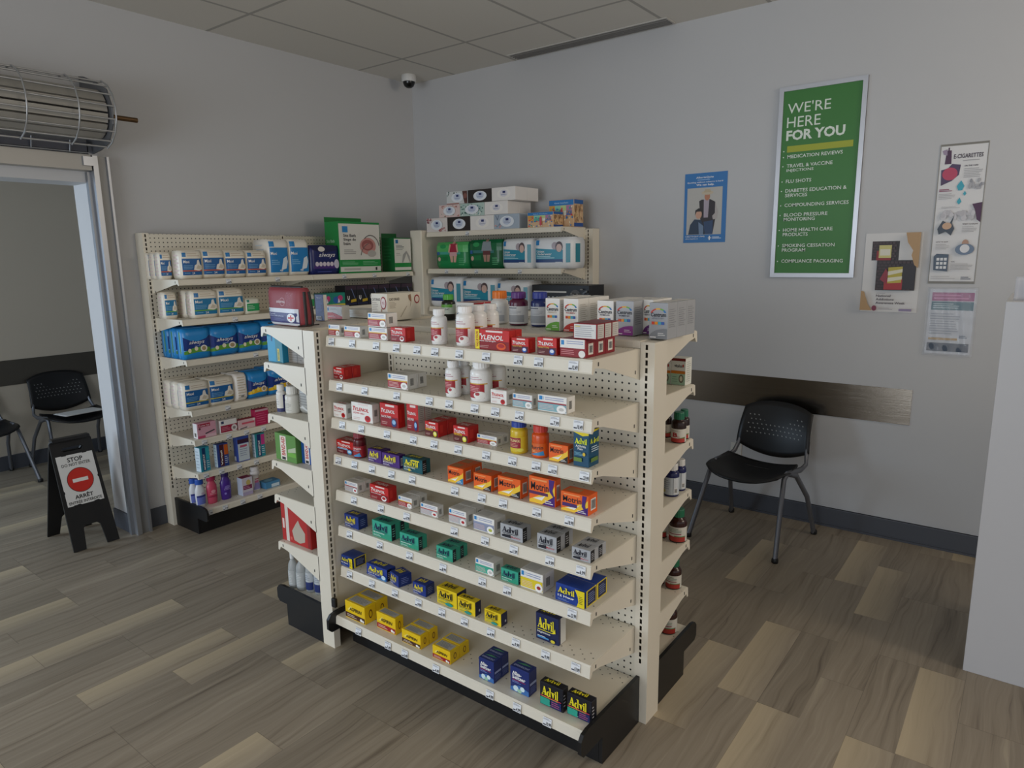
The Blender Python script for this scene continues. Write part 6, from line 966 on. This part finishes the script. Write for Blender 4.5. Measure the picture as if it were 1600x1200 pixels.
# ---------------------------------------------------------------- folding floor sign
fs = tag(empty('floor_sign', (-3.495, -.487, 0), PI/2), 'black folding floor sign reading stop do not enter, in the lobby doorway', 'sign')
HS = .635; tl = math.atan2(.205, HS); LP = HS/math.cos(tl)
def panel(sgn, art=None):
    wl = lambda z: .1245-(.0125/(LP-.02))*z
    z0, z1, hx = LP-.080, LP-.055, .05
    M = Matrix.Translation((0, 0, HS)) @ Matrix.Rotation(sgn*tl, 4, 'X') @ Matrix.Translation((0, 0, -LP))
    body = [(-.1245, .004), (-.058, .004), (-.046, .125), (-.032, .14), (.032, .14), (.046, .125), (.058, .004), (.1245, .004), (wl(z0), z0), (-wl(z0), z0)]
    mb = MB(); ya, yb = (0, .011) if sgn < 0 else (-.011, 0)
    # four outlines leave the hand hole open
    for pts in (body, [(-wl(z0), z0), (-hx, z0), (-hx-.009, (z0+z1)/2), (-hx, z1), (-wl(z1), z1)], [(hx, z0), (wl(z0), z0), (wl(z1), z1), (hx, z1), (hx+.009, (z0+z1)/2)], [(-wl(z1), z1), (wl(z1), z1), (.112, LP-.02), (.10, LP-.004), (-.10, LP-.004), (-.112, LP-.02)]):
        mb.prism(pts, ya, yb, M_BLACK, 'y', M)
    o = mb.build('sign_panel', fs)
    if art:
        q = MB(); q.prism([(-.098, .265), (-.05, .265), (-.045, .27), (-.03, .27), (-.025, .265), (.05, .265), (.055, .27), (.07, .27), (.075, .265), (.098, .265), (.098, .40), (.094, .405), (.094, .415), (.098, .42), (.098, .565), (-.098, .565), (-.098, .36), (-.094, .355), (-.094, .345), (-.098, .34)], -.0022, -.0002, mat('dcdad6', .4), 'y', M)
        paint(q, art, lambda u, v, o_: M @ Vector(((u-.5)*.196, -.0022-o_, .265+v*.30)), .4); q.build('sign_sheet', o)
        for zx in (-.055, .055):
            for zz in (.262, .568): MB().prism([(zx-.012, zz-.006), (zx+.012, zz-.006), (zx+.012, zz+.006), (zx-.012, zz+.006)], -.004, 0, M_BLACK, 'y', M).build('sheet_clip', o)
    return M
panel(1)
panel(-1, [T('STOP', .28, .855, .70, .945, '17171a', .025), T('DO NOT ENTER', .1, .775, .88, .835, '17171a', .01), E(.5, .48, .36, .245, '2a1210', 36), E(.5, .48, .345, .235, 'c8281e', 36), R(.29, .445, .71, .515, 'e8e4de'),
    T('ARRÊT', .24, .12, .74, .215, '17171a', .02), T('ENTRÉE INTERDITE', .05, .03, .95, .10, '17171a', .01)])
q = MB(); q.prism([(-.03, HS-.01), (.03, HS-.01), (.02, HS+.006), (-.02, HS+.006)], -.1, .1, M_BLACK, 'x'); q.build('hinge', fs)
# ---------------------------------------------------------------- first aid bag on the end unit
fb = tag(empty('first_aid_bag', (-1.545, -.245, 1.3775), math.radians(-4)), 'red zipped first aid bag in clear wrap on the end unit top', 'bag')
BW, BD, BH = .262, .10, .160
def bagf(off):
    def p(X, Y, Z):   # X,Y in -1..1, Z in 0..1
        k = 1-.06*(1-Z); t = 1-.35*Z; bulge = (1-.35*abs(X)**6)*(1-.25*abs(2*Z-1)**5)
        return (X*(BW/2*k+off)*(1-.05*abs(2*Z-1)**6), Y*(BD/2*t+off)*bulge-.012*Z, Z*BH+off*(2*Z-1))
    return p
def bag_mesh(off, mt, sm=True):
    mb = MB(); n = 10; p = bagf(off)
    g = lambda i: -1+2*i/n; vs = []; F = []
    for s_ in (-1, 1):
        for j in range(n+1):
            for i in range(n+1): vs.append(p(g(i), s_, j/n))
    N = (n+1)**2; q = lambda s_, i, j: s_*N+j*(n+1)+i
    for j in range(n):
        for i in range(n):
            F.append((q(0, i, j), q(0, i+1, j), q(0, i+1, j+1), q(0, i, j+1))); F.append((q(1, i, j+1), q(1, i+1, j+1), q(1, i+1, j), q(1, i, j)))
    for t in range(n): F += [(q(0, t+1, 0), q(0, t, 0), q(1, t, 0), q(1, t+1, 0)), (q(0, t, n), q(0, t+1, n), q(1, t+1, n), q(1, t, n)), (q(0, 0, t), q(0, 0, t+1), q(1, 0, t+1), q(1, 0, t)), (q(0, n, t+1), q(0, n, t), q(1, n, t), q(1, n, t+1))]
    mb.add(vs, F, mt, sm); return mb
body = bag_mesh(0, mat('8e1f2a', .5)); pf = bagf(0)
fr = lambda u, v, o: (pf(2*u-1, -1, v)[0], pf(2*u-1, -1, v)[1]-o-.0008, v*BH)
paint(body, [T('adorma', .34, .60, .60, .68, 'e6cfd0', .01), ARC(.52, .63, .07, .078, 0, 2*PI, 'd8a8ac', 1.4, 20)], fr, .4, 6, 6)
for k in (-1, 1): body.tube([(k*.92*BW/2, y, .004+.0*k) for y in (-.05, .05)], .003, mat('1c1416', .6), 6)
body.build('bag_body', fb)
lb = MB(); paint(lb, [R(.02, .02, .96, .46, 'd9dbe2'), R(.04, .08, .97, .35, '27286c'), R(.02, .02, .96, .08, 'dfe0e4'), R(.06, .38, .1, .44, '5ab0b8'), T('Premiers', .1, .29, .3, .325, 'd0d4ec', .01), T('soins 143 pieces', .1, .235, .56, .275, 'd0d4ec', .01), LINES(.1, .1, .6, .2, 4, '6a70b0', .3), E(.78, .22, .115, .115, 'e8e6e6'), R(.70, .20, .86, .245, 'c8281e'), R(.762, .15, .80, .295, 'c8281e')], lambda u, v, o: fr(u, v, o+.0012), .35, 8, 8); lb.build('front_label', fb)
zp = MB(); zs_ = [pf(X, Y, Z) for X, Y, Z in ((1.0, -.35, .02), (1.0, -.35, .3), (1.0, -.35, .6), (1.0, -.35, .9))]
zp.tube([(p[0]+.001, p[1], p[2]) for p in zs_], .007, mat('1d1a1b', .55), 8); zt = [pf(X, -.35, 1.0) for X in (-.95, -.5, 0, .5, .95)]; zp.tube([(p[0], p[1], p[2]+.001) for p in zt], .007, mat('1d1a1b', .55), 8)
zs2 = [pf(1.0, .75, Z) for Z in (.02, .3, .6, .9)]; zp.tube([(p[0]+.001, p[1], p[2]) for p in zs2], .006, mat('1d1a1b', .55), 8); zp.build('zip', fb)
bag_mesh(.0045, mat('d8dade', .05, 0, .045)).build('clear_wrap', fb)
